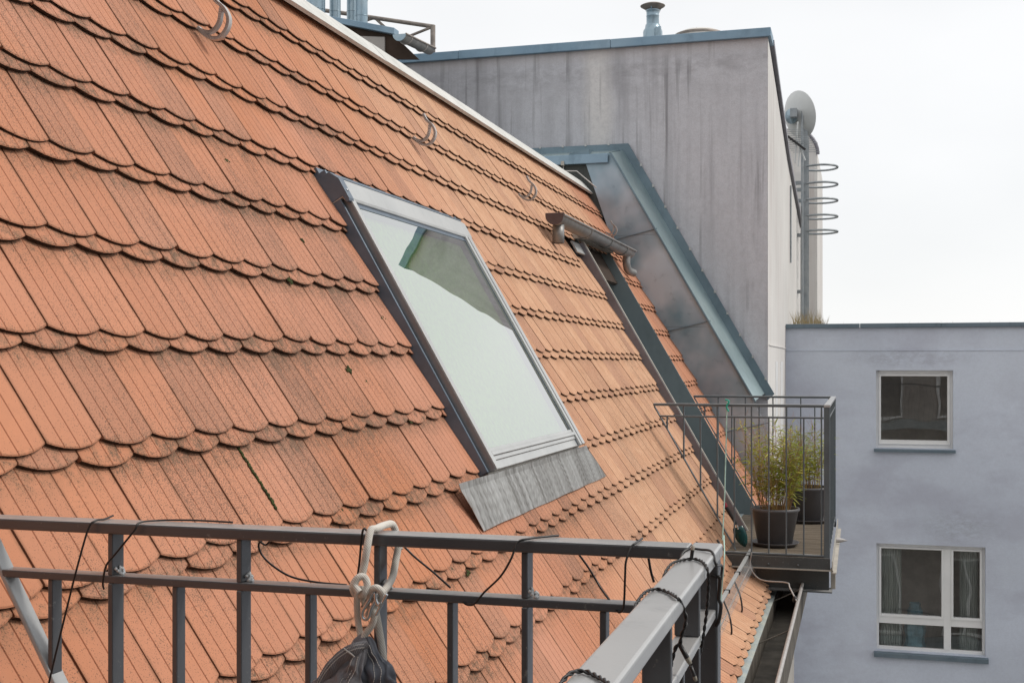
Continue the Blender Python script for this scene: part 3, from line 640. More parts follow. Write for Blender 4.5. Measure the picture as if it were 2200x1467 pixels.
# seams
for z_ in segs_z[1:4]:
    s_ = M(); s_.bar((f0(z_) + 0.0, y - 0.008, z_ - 0.05), (f1(z_), y - 0.008, z_ + 0.06), 0.006, 0.016, (0, 1, 0)); kid(s_.build('cheek_seam', TEAL), pc)
f2 = prof(0.378); f3 = prof(0.455); zt, zb = 2.06, -1.9
cp = M(); zq = -0.36; cp.prism([(f2(zq), 11.63, zq), (f2(zt), 11.63, zt), (f3(2.15), 12.06, 2.15), (f3(zq + 0.06), 12.06, zq + 0.06)][::-1], NN * 0.012); kid(cp.build('sloped_cap', TEALL), pc)
kid(M().bar((f2(-0.37) + 0.004, 11.632, -0.37), (f2(zt) + 0.004, 11.632, zt), 0.02, 0.024, (0, 1, 0)).build('cap_lip', TEAL, None, 0.003), pc)
f4 = prof(0.46); f5 = prof(0.545)
up_ = M(); up_.prism([(f4(-0.36), 12.055, -0.36), (f4(2.14), 12.055, 2.14), (-3.9, 12.055, 2.14), (-3.9, 12.055, 2.225), (f5(2.225), 12.055, 2.225), (f5(-0.30), 12.055, -0.30)], (0, 0.03, 0)); kid(up_.build('wall_strip', TEAL), pc)
for i in range(11):
    z_ = 2.0 - i * 0.215; kid(M().box(f5(z_) - 0.008, f5(z_) + 0.012, 12.045, 12.07, z_ - 0.012, z_ + 0.012).build('clip', SILVER), pc)
for i in range(5): kid(M().box(-2.45 - i * 0.24, -2.43 - i * 0.24, 12.045, 12.07, 2.215, 2.237).build('clip', SILVER), pc)
kid(M().prism([(-2.36, 11.66, 2.06), (-3.9, 11.66, 2.06), (-3.9, 12.06, 2.15), (-2.33, 12.06, 2.15)], (0, 0, 0.012)).build('flat_cap', TEALL), pc)
kid(M().box(-3.9, -2.36, 11.60, 11.64, 1.965, 2.055).build('fascia', COPING, None, 0.004), pc)
kid(M().prism([(-2.75, 11.62, 2.075), (-2.55, 11.62, 2.11), (-2.55, 11.62, 2.055), (-2.75, 11.62, 2.055)], (0, 0.12, 0)).build('water_spout', TEAL), pc)
kid(M().box(-3.9, -2.42, 11.66, 11.72, 1.4, 1.965).build('felt_wall', FELT), pc)
kid(M().tube([(-2.81, 11.64, 2.0), (-2.81, 11.63, 1.96), (-2.815, 11.62, 1.80), (-2.82, 11.6, 1.7)], 0.005, 6).build('lightning_wire', HOOK), pc)
kid(M().box(-2.825, -2.795, 11.58, 11.62, 1.955, 1.995).build('wire_clamp', STEELB), pc)
kid(M().tube([(-2.75, 11.35, 1.86), (-2.60, 11.3, 1.845), (-2.44, 11.45, 1.70)], 0.005, 6).build('lightning_wire', HOOK), pc)
# firewall body
kid(M().prism([(f0(-14) if False else -0.62, 11.70, -1.9), (-2.4, 11.70, 1.95), (-3.9, 11.70, 1.95), (-3.9, 11.70, -1.9)], (0, 0.36, 0)).build('masonry_core', FELT), pc)

# ------------------------------------------------------------------ tall building behind the roof
tb = thing('tall_building', 'tall grey-mauve rendered block with streaked windowless wall and blue coping', 'building', loc=(-3, 14, -14))
kid(M().prism([(-0.854, 12.1, -14), (-0.854, 12.1, 3.21), (-0.854, 15.4, 2.56), (-0.854, 18.9, 2.06), (-0.854, 18.9, -14)][::-1], (-10, 0, 0), 0).build('wall', [SIDEW]), tb)
kid(M().box(-10.85, -0.857, 12.094, 12.2, -14, 3.208).build('front_wall', TALLW), tb)
cg = M()
xs = [-10.85, -7.9, -6.0, -4.05, -2.42, -0.822]
for i in range(5):
    c_ = M(); dz = 0.0015 * (i % 2); c_.box(xs[i], xs[i + 1] - 0.003, 12.05 - dz, 12.45, 3.205, 3.292 + dz); kid(c_.build('coping', COPING, None, 0.004), tb)
for (ya_, za_, yb_, zb_) in ((12.45, 3.27, 15.4, 2.62), (15.4, 2.62, 18.95, 2.13)):
    kid(M().bar((-0.862, ya_, za_ - 0.03), (-0.862, yb_, zb_ - 0.03), 0.09, 0.06).build('side_coping', PURPLE), tb)
kid(M().box(-0.854, -0.846, 12.2, 15.08, 0.178, 0.19).build('string_course', SIDEW), tb)
for ys in (13.2, 14.1):
    kid(M().box(-0.90, -0.851, ys, ys + 0.35, -0.9, 0.02).build('window', WHITEF), tb)
kid(M().prism([(-10, 12.2, 3.2), (-0.9, 12.2, 3.2), (-0.9, 18.8, 2.04), (-10, 18.8, 2.04)], (0, 0, 0.02)).build('flat_roof', FELT), tb)
# conduit on the side wall
kid(M().tube([(-0.84, 16.0, 2.3), (-0.84, 16.0, 1.3)], 0.012, 6).build('conduit', GALV), tb)
# roof ventilator
vt = thing('roof_ventilator', 'mushroom-shaped metal ventilator pipe on top of the tall wall', 'roof vent', loc=(-2.145, 13, 3.3))
kid(M().lathe((-2.145, 13, 3.25), [(0.105, 0), (0.105, 0.34), (0.1, 0.36), (0.085, 0.38), (0.078, 0.42)], 24).build('base', FLUE), vt)
kid(M().lathe((-2.145, 13, 3.66), [(0.068, 0), (0.068, 0.10), (0.071, 0.105), (0.068, 0.11), (0.068, 0.155), (0.078, 0.165), (0.074, 0.17)], 24).build('pipe', FLUE), vt)
kid(M().lathe((-2.145, 13, 3.82), [(0.001, 0.0), (0.05, 0.0), (0.132, 0.05), (0.135, 0.056), (0.10, 0.072), (0.001, 0.08)], 28).build('cap', RUST), vt)
for a in (0.5, 2.6, 4.7): kid(M().bar((-2.145 + 0.07 * math.cos(a), 13 + 0.07 * math.sin(a), 3.80), (-2.145 + 0.1 * math.cos(a), 13 + 0.1 * math.sin(a), 3.86), 0.012, 0.003).build('cap_stay', FLUE), vt)
kid(M().box(-2.10, -2.04, 12.89, 12.93, 3.5, 3.62).build('flap', FLUE), vt)
dm = thing('dome_light', 'low pale domed rooflight just above the blue coping of the tall wall', 'rooflight', loc=(-1.68, 13.3, 3.4))
kid(M().lathe((-1.68, 13.3, 3.35), [(0.27, 0), (0.27, 0.24), (0.25, 0.262), (0.20, 0.285), (0.1, 0.305), (0.001, 0.31)], 36).build('dome', DOME), dm)
kid(M().lathe((-1.68, 13.3, 3.35), [(0.274, 0.225), (0.276, 0.25), (0.262, 0.252)], 36).build('dome_rim', RUST), dm)

# ------------------------------------------------------------------ small structure with flues, top left
pl = thing('stair_head', 'small flat-roofed rooftop hut with dark soffit at the top left', 'rooftop hut', loc=(-4.5, 11, 2))
kid(M().prism([at(640, 22, 10.6), at(847, 60, 10.6), at(847, 74, 10.6), at(640, 34, 10.6)], (0, 0.12, 0)).build('roof_fascia', COPING, None, 0.004), pl)
kid(M().prism([at(640, 35, 10.66), at(845, 75, 10.66), at(900, 128, 10.66), at(640, 128, 10.66)], (0, 0.02, 0)).build('soffit', DECKD), pl)
kid(M().prism([at(640, 66, 10.64), at(770, 78, 10.64), at(826, 80, 10.64), at(826, 116, 10.64), at(640, 128, 10.64)], (0, 0.02, 0)).build('wall', BEIGEW), pl)
kid(M().box(-6.5, -4.42, 10.72, 11.9, 1.8, 2.95).build('core', FELT), pl)
gg = thing('roof_gutter', 'small half-round gutter hanging from the rooftop hut above the blue coping', 'gutter', loc=(-4.1, 10.6, 3))
cxx = at(858, 74, 10.45); cend = at(936, 104, 11.5); g = M(); vs_ = []
for yy, dz in ((10.45, 0), (11.5, cend.z - cxx.z)):
    for rad in (0.062, 0.058):
        for i in range(N_ + 1): a = math.pi + math.pi * i / N_; vs_.append((cxx.x + (cend.x - 0.066 - cxx.x) * (yy > 11) + rad * math.cos(a), yy, cxx.z + dz + rad * math.sin(a)))
g.add(vs_, fs_, 0, True); q = N_ + 1; fs2 = []
for i in range(N_): fs2 += [(i, i + 1, 2 * q + i + 1, 2 * q + i), (q + i + 1, q + i, 3 * q + i, 3 * q + i + 1), (i + 1, i, q + i, q + i + 1)]
g = M(); g.add(vs_, fs2, 0, True); kid(g.build('trough', GUTZ), gg)
ec = M(); pts = [(cxx.x + 0.064 * math.cos(math.pi + math.pi * i / N_), 10.445, cxx.z + 0.064 * math.sin(math.pi + math.pi * i / N_)) for i in range(N_ + 1)]; ec.prism(pts, (0, 0.01, 0)); kid(ec.build('end_cap', FLUE), gg)
kid(M().tube([(cxx.x + 0.066, 10.45, cxx.z), (cend.x, 11.5, cend.z)], 0.009, 8).build('front_bead', RUST), gg)
for yy in (10.66, 11.2): kid(M().tube([(cxx.x + (cend.x - 0.066 - cxx.x) * (yy - 10.45) / 1.05 + 0.066 * math.cos(math.pi + math.pi * i / 12), yy, cxx.z + (cend.z - cxx.z) * (yy - 10.45) / 1.05 + 0.066 * math.sin(math.pi + math.pi * i / 12)) for i in range(13)], 0.007, 6).build('bracket', HOOK), gg)
for i, (u0, u1, yy, lab) in enumerate(((660, 697, 10.9, 'widest blue-grey flue pipe, leftmost of the four at the top edge'), (709, 731, 11.1, 'slim flue pipe standing second from the left at the top edge'), (746, 769, 11.25, 'flue pipe with a clamp seam, touching the rightmost pipe'), (765, 789, 11.0, 'smooth flue pipe, rightmost of the four at the top edge'))):
    a = at(u0, 30, yy); b = at(u1, 30, yy); r = (b.x - a.x) / 2; t = thing('flue_pipe', lab, 'flue', 'flue pipes on the rooftop hut', loc=((a.x + b.x) / 2, yy, 2.9))
    c0 = ((a.x + b.x) / 2, yy, 2.7); kid(M().lathe(c0, [(r, 0), (r, 1.9)], 24).build('pipe', FLUE), t)
    for z in (0.42, 0.62, 0.78): kid(M().lathe(c0, [(r + 0.001, z + 0.03 * i), (r + 0.004, z + 0.004 + 0.03 * i), (r + 0.001, z + 0.008 + 0.03 * i)], 24).build('joint_ring', FLUE), t)
rl = thing('pipe_railing', 'weathered tubular guard rail beside the flue pipes on the hut roof', 'railing', loc=(-4, 11.6, 3))
for nm, (a, b), r in (('top_pipe', ((690, 22), (932, 58)), 0.022), ('brace', ((806, 40), (830, 62)), 0.014), ('brace', ((770, 50), (808, 38)), 0.014), ('brace', ((875, 80), (930, 58)), 0.014), ('post', ((930, 55), (930, 112)), 0.026)):
    kid(M().tube([at(*a, 11.6), at(*b, 11.6)], r, 10).build(nm, RUST), rl)

# ------------------------------------------------------------------ lilac facade with two windows
fb = thing('lilac_building', 'lilac-grey rendered courtyard building with two white windows', 'building', loc=(3, 15.09, -14))
D = 15.09; W1 = (0.204, 1.075, -1.012, -0.083); W2 = (0.209, 1.432, -3.43, -2.152)
def wallpiece(x0, x1, z0, z1): return (x0, x1, D, D + 0.25, z0, z1)
fw = M()
for q in ((-0.853, 0.204, -14, 0.425), (1.432, 9, -14, 0.425), (0.204, 1.432, -0.083, 0.425), (1.075, 1.432, -2.152, -0.083), (0.204, 1.075, -2.152, -1.012), (0.204, 1.432, -14, -3.43), (0.204, 0.209, -3.43, -2.152)):
    fw.box(q[0], q[1], D, D + 0.25, q[2], q[3])
kid(fw.build('wall', FACW), fb)
kid(M().box(-0.85, 9, D - 0.008, D + 0.002, 0.150, 0.160).build('string_course', FACW), fb)
xs = [-0.85, 0.02, 0.94, 1.98, 3.9, 6, 9]
for i in range(6): kid(M().box(xs[i], xs[i + 1] - 0.004, D - 0.045, D + 0.4, 0.426, 0.477 + 0.001 * (i % 2)).build('coping', SILLM, None, 0.004), fb)
kid(M().box(-0.85, 9, D + 0.3, 24, 0.2, 0.38).build('flat_roof', FELT), fb)
kid(M().box(-0.85, 9, 23.5, 24, -14, 0.2).build('rear_wall', FACW), fb)
kid(M().box(8.7, 9, D + 0.25, 24, -14, 0.2).build('end_wall', FACW), fb)
def frame(m_, x0, x1, z0, z1, wl, wr, wb, wt, y0, y1):
    m_.box(x0, x0 + wl, y0, y1, z0, z1); m_.box(x1 - wr, x1, y0, y1, z0, z1); m_.box(x0 + wl, x1 - wr, y0, y1, z0, z0 + wb); m_.box(x0 + wl, x1 - wr, y0, y1, z1 - wt, z1)
def pane(x0, x1, z0, z1, par, y=D + 0.105): kid(M().add([(x0, y, z0), (x1, y, z0), (x1, y, z1), (x0, y, z1)], [(0, 1, 2, 3)]).build('pane', GLASS), par)
def room(x0, x1, z0, z1, par):
    r_ = M(); y0, y1 = D + 0.25, D + 1.1
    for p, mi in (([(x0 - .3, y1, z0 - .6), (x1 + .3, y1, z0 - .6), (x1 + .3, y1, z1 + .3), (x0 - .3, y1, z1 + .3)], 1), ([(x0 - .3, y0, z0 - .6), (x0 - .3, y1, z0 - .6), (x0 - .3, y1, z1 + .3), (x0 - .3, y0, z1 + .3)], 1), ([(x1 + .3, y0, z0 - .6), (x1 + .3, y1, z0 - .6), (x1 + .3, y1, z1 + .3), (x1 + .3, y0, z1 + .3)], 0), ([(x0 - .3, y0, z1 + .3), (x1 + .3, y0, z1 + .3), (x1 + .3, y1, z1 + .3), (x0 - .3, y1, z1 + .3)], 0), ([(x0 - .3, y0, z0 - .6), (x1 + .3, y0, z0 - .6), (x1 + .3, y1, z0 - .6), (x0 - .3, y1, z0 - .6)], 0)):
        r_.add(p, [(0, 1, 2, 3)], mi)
    kid(r_.build('room_interior', [ROOMD, ROOML]), par)
w1 = kid(M().add([], []).build('window', WHITEF), fb)
def winpart(m_, name, mat, w, bev=0.003):
    o = m_.build(name, mat, None, bev); kid(o, fb); o.parent = w; o.matrix_parent_inverse = Matrix.Translation(fb.location).inverted(); return o
bpy.data.objects.remove(w1)
def window(spec, label):
    x0, x1, z0, z1 = spec; m_ = M(); frame(m_, x0, x1, z0, z1, 0.03, 0.03, 0.04, 0.045, D + 0.07, D + 0.13); w = m_.build('window', WHITEF, None, 0.003); w['label'] = label; kid(w, fb); return w
w = window(W1, 'upper white single-sash window with dark reflections')
m_ = M(); frame(m_, W1[0] + 0.03, W1[1] - 0.03, W1[2] + 0.04, W1[3] - 0.045, 0.028, 0.03, 0.055, 0.025, D + 0.06, D + 0.12)
m_.box(W1[0] + 0.032, W1[1] - 0.032, D + 0.052, D + 0.06, W1[2] + 0.045, W1[2] + 0.06)
def wk(o): o.parent = w; o.matrix_parent_inverse = (Matrix.Translation(fb.location)).inverted(); return o
# windows are parts of the facade; sash, panes, sill are their pieces
def kidw(o): o.parent = w; o.matrix_parent_inverse = w.matrix_parent_inverse.copy(); o.matrix_parent_inverse = Matrix.Identity(4); return o
kidw(m_.build('sash', WHITEF, None, 0.003)); kidw(M().add([(W1[0] + .05, D + .1, W1[2] + .08), (W1[1] - .05, D + .1, W1[2] + .08), (W1[1] - .05, D + .1, W1[3] - .06), (W1[0] + .05, D + .1, W1[3] - .06)], [(0, 1, 2, 3)]).build('pane', GLASS))
kidw(M().prism([(W1[0] - 0.025, D - 0.05, W1[2] - 0.045), (W1[0] - 0.025, D + 0.07, W1[2] - 0.012), (W1[0] - 0.025, D + 0.07, W1[2] - 0.0), (W1[0] - 0.025, D - 0.05, W1[2] - 0.012)], (W1[1] - W1[0] + 0.05, 0, 0)).build('sill', SILLM, None, 0.003))
room(*W1, fb)
w = window(W2, 'lower wide white window with curtains and a blue bag inside')
m_ = M(); mu0, mu1 = 0.975, 1.055; tz0, tz1 = -3.115, -3.035
m_.box(mu0, mu1, D + 0.065, D + 0.125, W2[2] + 0.04, W2[3] - 0.045); m_.box(W2[0] + 0.03, mu0, D + 0.066, D + 0.124, tz0, tz1); m_.box(mu1, W2[1] - 0.03, D + 0.066, D + 0.124, tz0, tz1)
kidw(m_.build('mullion', WHITEF, None, 0.003))
for (a, b, c, d) in ((W2[0] + 0.03, mu0, tz1, W2[3] - 0.045), (mu1, W2[1] - 0.03, tz1, W2[3] - 0.045)):
    m_ = M(); frame(m_, a, b, c, d, 0.026, 0.026, 0.03, 0.02, D + 0.055, D + 0.115); kidw(m_.build('sash', WHITEF, None, 0.003))
for (a, b, c, d) in ((W2[0] + .03, mu0, tz1, W2[3] - .045), (mu1, W2[1] - .03, tz1, W2[3] - .045), (W2[0] + .03, mu0, W2[2] + .04, tz0), (mu1, W2[1] - .03, W2[2] + .04, tz0)):
    kidw(M().add([(a, D + .1, c), (b, D + .1, c), (b, D + .1, d), (a, D + .1, d)], [(0, 1, 2, 3)]).build('pane', GLASS))
kidw(M().prism([(W2[0] - 0.03, D - 0.05, W2[2] - 0.075), (W2[0] - 0.03, D + 0.07, W2[2] - 0.012), (W2[0] - 0.03, D + 0.07, W2[2]), (W2[0] - 0.03, D - 0.05, W2[2] - 0.02)], (W2[1] - W2[0] + 0.06, 0, 0)).build('sill', SILLM, None, 0.003))
room(*W2, fb)
def curtain(x0, x1, z0, z1, y, lab):
    m_ = M(); n = 60; vs = []
    for i in range(n + 1):
        x = x0 + (x1 - x0) * i / n; yy = y + 0.03 * math.sin(i * 0.9) + 0.012 * math.sin(i * 2.3)
        vs += [(x, yy, z0), (x, yy * 1.0, z1)]
    m_.add(vs, [(2 * i, 2 * i + 2, 2 * i + 3, 2 * i + 1) for i in range(n)], 0, True); tag(m_.build('curtain', CURT), lab, 'curtain', 'curtains inside the lower window')
curtain(0.26, 0.50, -3.5, -2.1, D + 0.19, 'grey curtain bunched behind the left pane of the lower window'); curtain(1.16, 1.36, -3.5, -2.1, D + 0.2, 'grey curtain drawn behind the narrow right pane of the lower window')
m_ = M(); n = 10; vs = []
for i in range(n + 1):
    for k in range(9):
        a = 2 * math.pi * k / 8; r = 0.13 * (1 - 0.15 * math.sin(i * 1.1)) * (0.65 if i > 8 else 1)
        vs.append((0.66 + r * math.cos(a) * (1.0 - 0.03 * i), D + 0.30 + r * 0.7 * math.sin(a), -3.42 + 0.052 * i + 0.012 * math.sin(k * 3 + i)))
m_.add(vs, [(i * 9 + k, i * 9 + k + 1, (i + 1) * 9 + k + 1, (i + 1) * 9 + k) for i in range(n) for k in range(8)]); tag(m_.build('foil_bag', BLUEB), 'crumpled blue foil bag standing inside the lower window', 'bag')

# ------------------------------------------------------------------ things on and behind the far roofs
tw = thing('round_top_tower', 'narrow beige stair tower with a rounded top behind the cage ladder', 'tower', loc=(-1, 20, 0))
pts = [(-1.6, 20, -6), (-0.635, 20, -6), (-0.635, 20, 3.35)] + [(-0.635 - 0.45 * (1 - math.cos(a)), 20, 3.35 + 0.45 * math.sin(a)) for a in [math.pi / 2 * i / 8 for i in range(1, 9)]] + [(-1.6, 20, 3.8)]
kid(M().prism(pts[::-1], (0, 3, 0)).build('wall', SIDEW), tw)
kid(M().tube([Vector(p) + Vector((0.01, 0, 0.01)) for p in pts[2:-1]], 0.03, 6).build('roof_edge', PURPLE), tw)
kid(M().box(-0.98, -0.86, 19.4, 20, 0.2, 3.0).build('pilaster', SIDEW), tw)
ds = thing('satellite_dish', 'pale oval satellite dish seen from behind beside the tall wall', 'satellite dish', loc=at(1716, 250, 18))
c_ = at(1702, 250, 18); ax = Vector((0.72, 0.62, 0.22)).normalized()
kid(M().lathe(c_, [(0.001, 0.0), (0.1, 0.012), (0.2, 0.045), (0.3, 0.1), (0.345, 0.14), (0.35, 0.143), (0.34, 0.15), (0.29, 0.11)], 40, 0, ax).build('reflector', DISH), ds)
kid(M().lathe(c_ - ax * 0.05, [(0.001, 0), (0.10, 0.0), (0.11, 0.02), (0.11, 0.05)], 24, 0, ax).build('hub', FLUE), ds)
kid(M().box(c_.x - 0.02, c_.x + 0.08, 17.78, 17.92, c_.z - 0.05, c_.z + 0.07).build('mount', GALV), ds)
lad = thing('cage_ladder', 'galvanised ladder with five round safety hoops on the far roof', 'ladder', loc=at(1731, 690, 18))
lx = at(1731, 500, 18).x
for dy in (0.0, 0.4): kid(M().bar((lx, 18 + dy, 0.36), (lx, 18 + dy, 3.5), 0.06, 0.03, (0, 1, 0)).build('stile', GALV), lad)
for i in range(11): kid(M().tube([(lx, 18, 0.6 + i * 0.27), (lx, 18.4, 0.6 + i * 0.27)], 0.012, 6).build('rung', GALV), lad)
for z in (2.86, 2.61, 2.375, 2.14, 1.92):
    kid(M().tube([(lx + 0.0, 18.0, z), (lx + 0.14, 17.93, z)] + [(lx + 0.22 + 0.225 * math.sin(a), 18.2 - 0.28 * math.cos(a), z) for a in [math.pi * i / 14 for i in range(15)]] + [(lx + 0.14, 18.47, z), (lx, 18.4, z)], 0.016, 6).build('safety_hoop', GALV), lad)
for z in (2.62, 2.52, 2.36, 1.86, 1.04): kid(M().bar((lx - 0.22, 18, z), (lx, 18, z), 0.05, 0.05).build('wall_bracket', GALV), lad)
an = thing('tv_antenna', 'rooftop television aerial with thin rods next to the satellite dish', 'antenna', loc=at(1716, 320, 17.7))
a0 = at(1692, 293, 17.6); a1 = at(1730, 322, 17.6); kid(M().bar(a0, a1, 0.03, 0.03).build('boom', BLACKC), an)
for i in range(8):
    p = a0.lerp(a1, i / 7); kid(M().tube([p + Vector((-0.17, 0, 0.09)), p + Vector((0.17, 0, 0.09))], 0.004, 5).build('rod', GALV), an); kid(M().tube([p + Vector((-0.17, 0.05, -0.02)), p + Vector((0.2, 0.05, -0.03))], 0.004, 5).build('rod', GALV), an)
for (a, b) in (((1714, 262), (1708, 350)), ((1720, 300), (1715, 358)), ((1712, 300), (1730, 345))): kid(M().tube([at(*a, 17.65), at(*b, 17.65)], 0.011, 6).build('strut', DISH), an)
kid(M().tube([(lx - 0.045, 17.9, 0.4), (lx - 0.045, 17.9, 3.7)], 0.018, 8).build('mast', GALV), an)
rg_ = random.Random(5)
def blades(name, spots, hmin, hmax, label, cat, r=0.004, lean=0.15, mat=None):
    m_ = M(); lv = []
    for (x, y, z) in spots:
        h = rg_.uniform(hmin, hmax); dx = rg_.gauss(0, lean) * h; dy = rg_.gauss(0, lean) * h; k0 = len(m_.v)
        p0 = Vector((x, y, z)); p1 = p0 + Vector((dx * 0.3, dy * 0.3, h * 0.55)); p2 = p0 + Vector((dx, dy, h)); s_ = Vector((r, 0, 0))
        m_.add([p0 - s_, p0 + s_, p1 + s_ * 0.7, p1 - s_ * 0.7, p2], [(0, 1, 2, 3), (3, 2, 4)]); lv += [rg_.random()] * 5
    me = m_.mesh(name, mat or GRASSM); me.attributes.new('lv', 'FLOAT', 'POINT').data.foreach_set('value', lv); o = bpy.data.objects.new(name, me); link(o); tag(o, label, cat, kind='stuff'); return o
sp_ = [(rg_.uniform(-0.80, -0.42), rg_.uniform(15.25, 17.5), 0.38) for _ in range(260)]
blades('dry_grass', sp_, 0.12, 0.34, 'dry grass growing on the flat roof at the foot of the ladder', 'grass')
sp_ = [(rg_.uniform(-0.3, 2.6), rg_.uniform(15.3, 16.0), 0.38) for _ in range(80)]
blades('dry_grass', sp_, 0.05, 0.145, 'sparse weeds along the coping of the lilac building', 'grass', 0.003)

# ------------------------------------------------------------------ balconies
X0 = -0.196
def balcony(name, label, ys, yo0, yo1, zt, xin, far):
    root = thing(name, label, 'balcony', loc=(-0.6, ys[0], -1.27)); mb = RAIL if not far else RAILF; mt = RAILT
    zb = -1.255; b = 0.0025
    hr = 0.009
    kid(M().box(X0 - 0.02, X0 + 0.02, yo0, yo1, zt - 0.018, zt).build('handrail', mt, None, 0.0035, 3), root)
    for k, y in enumerate(ys):
        a, c = (y, y + 0.044)
        kid(M().box(xin, X0 - 0.0205, a, c, zt - 0.018, zt - 0.0005).build('handrail', mb, None, 0.003, 2), root)
        zm = zt - 0.082
        kid(M().box(xin + 0.045, X0 - 0.022, y + 0.006, y + 0.036, zm - 0.012, zm).build('mid_rail', mb, None, 0.002), root)
        kid(M().box(-0.86 if far else -0.8, X0 - 0.02, y + 0.006, y + 0.036, zb - 0.012, zb).build('bottom_rail', mb, None, 0.002), root)
        # slanted stay parallel to the roof
        A = Vector((xin + 0.005, y + 0.021, zt - 0.02)); L = (zt - zb - 0.03) / math.sin(TH); B = A + SS * L
        kid(M().bar(A, B, 0.008 if far else 0.008, 0.030, (0, 1, 0)).build('stay', RAILT if not far else mb, None, 0.002), root)
        kk = 0
        x = -0.232 if far else -0.224
        while x > xin + 0.03:
            full = kk % 2 == 0; top = zt - 0.0182 if full else zm - 0.0122
            # bars that reach the slanted stay stop there
            zs = A.z - (x - A.x) * (SS.z / -SS.x) if x < B.x else zb
            bot = max(zb, A.z - (x - A.x) * math.tan(TH)) if x < B.x else zb
            if top - bot > 0.02:
                t_ = 0.030 if full else 0.024; yc = y + 0.021; w_ = 0.0045
                m_ = M()
                if full: m_.box(x - w_, x + w_, yc - t_ / 2, yc + t_ / 2, zm + 0.0002, top); m_.box(x - w_, x + w_, yc - t_ / 2, yc + t_ / 2, bot, zm - 0.0122)
                else: m_.box(x - w_, x + w_, yc - t_ / 2, yc + t_ / 2, bot, top)
                kid(m_.build('baluster', mb, None, 0.0012, 1), root)
                if full and not far:
                    wd = M(); rw = random.Random(int(-x * 1000))
                    for q in range(14):
                        tt = q / 13; wd.lathe((x + w_ + 0.001 + 0.010 * tt, yc - 0.012 + rw.uniform(0, 0.02), zm + 0.009 * (1 - tt) + 0.0005), [(0.0001, -0.002), (0.0028, 0), (0.0026, 0.002), (0.0001, 0.004)], 7)
                    kid(wd.build('weld', WELD), root)
            x -= 0.1127 if far else 0.1098; kk += 1
    # outer side
    y = ys[0] + 0.09; y_end = yo1 - 0.06
    zm = zt - 0.082
    kid(M().box(X0 - 0.015, X0 + 0.015, (ys[0] + 0.04) if far else yo0, yo1 if not far else yo1 - 0.04, zm - 0.012, zm).build('mid_rail', mt if not far else mb, None, 0.002), root)
    kid(M().box(X0 - 0.015, X0 + 0.015, (ys[0] + 0.04) if far else yo0, yo1 if not far else yo1 - 0.04, zb - 0.012, zb).build('bottom_rail', mb, None, 0.002), root)
    yy = (ys[0] + 0.12) if far else (ys[0] - 0.16); kk = 0
    while (yy < yo1 - 0.05) if far else (yy > yo0 + 0.02):
        full = kk % 2 == 0; t_ = 0.030 if full else 0.024
        m_ = M()
        if full: m_.box(X0 - t_ / 2, X0 + t_ / 2, yy - 0.0045, yy + 0.0045, zm + 0.0002, zt - 0.0182)
        m_.box(X0 - t_ / 2, X0 + t_ / 2, yy - 0.0045, yy + 0.0045, zb, zm - 0.0122)
        kid(m_.build('baluster', mb, None, 0.0012, 1), root); yy += 0.1127 if far else -0.1127; kk += 1
    for y in ys: kid(M().box(X0 - 0.020, X0 + 0.018, y + 0.004, y + 0.040, -1.33, zt - 0.0185).build('corner_post', mb, None, 0.003), root)
    # deck planks run across, steel under them
    y0, y1 = (ys[0] - 0.0, ys[-1] + 0.05) if far else (yo0, ys[0] + 0.05); yp = y0
    while yp < y1 - 0.02:
        kid(M().box(-0.93, X0 - 0.005, yp + 0.003, min(yp + 0.118, y1), -1.296, -1.27 - 0.001 * random.random()).build('plank', WOOD, None, 0.002), root); yp += 0.121
    return root
nb = balcony('near_balcony', 'near balcony railing of anthracite flat bars across the bottom of the view', [1.60], -0.8, 1.646, -0.243, -1.345, False)
fbq = balcony('far_balcony', 'small far balcony with dark metal railing and plank floor on steel beams', [8.13, 10.22], 8.13, 10.264, -0.270, -1.34, True)
kid(M().box(-0.93, X0 + 0.02, 8.12, 8.13, -1.345, -1.272).build('side_channel', STEELD), fbq)
kid(M().box(-0.93, X0 + 0.04, 8.10, 8.16, -1.352, -1.345).build('channel_flange', STEELB), fbq)
kid(M().box(-0.93, X0 + 0.02, 10.27, 10.28, -1.345, -1.30).build('side_channel', STEELD), fbq)
kid(M().box(-0.66, X0 + 0.01, 8.25, 8.27, -1.50, -1.353).build('support_beam', STEELD), fbq)
kid(M().box(-0.66, X0 + 0.03, 8.18, 8.34, -1.508, -1.50).build('beam_flange', STEELD), fbq)
kid(M().box(-0.76, -0.665, 8.22, 8.30, -1.47, -1.36).build('beam_bracket', GUTZ), fbq)
kid(M().box(X0 + 0.03, X0 + 0.036, 8.10, 10.3, -1.36, -1.285).build('edge_plate', STEELB), fbq)
kid(M().box(X0 + 0.028, X0 + 0.06, 8.10, 10.3, -1.366, -1.36).build('edge_flange', STEELB), fbq)
kid(M().box(X0 + 0.02, X0 + 0.05, 8.30, 8.36, -1.50, -1.367).build('beam_end_plate', STEELB), fbq)
kid(M().lathe((X0 + 0.037, 9.4, -1.33), [(0.02, 0), (0.018, 0.03), (0.0001, 0.085)], 10, 0, (1, 0, 0)).build('drain_tip', HOOK), fbq)
for x in (-0.57, -0.38): kid(M().lathe((x, 8.119, -1.325), [(0.0001, 0.01), (0.006, 0.01), (0.008, 0)], 8, 0, (0, -1, 0)).build('bolt', STEELD), fbq)
kid(M().bar((-0.91, 8.14, -1.18), (-0.80, 8.14, -1.36), 0.012, 0.03, (0, 1, 0)).build('foot_brace', STEELD), fbq)

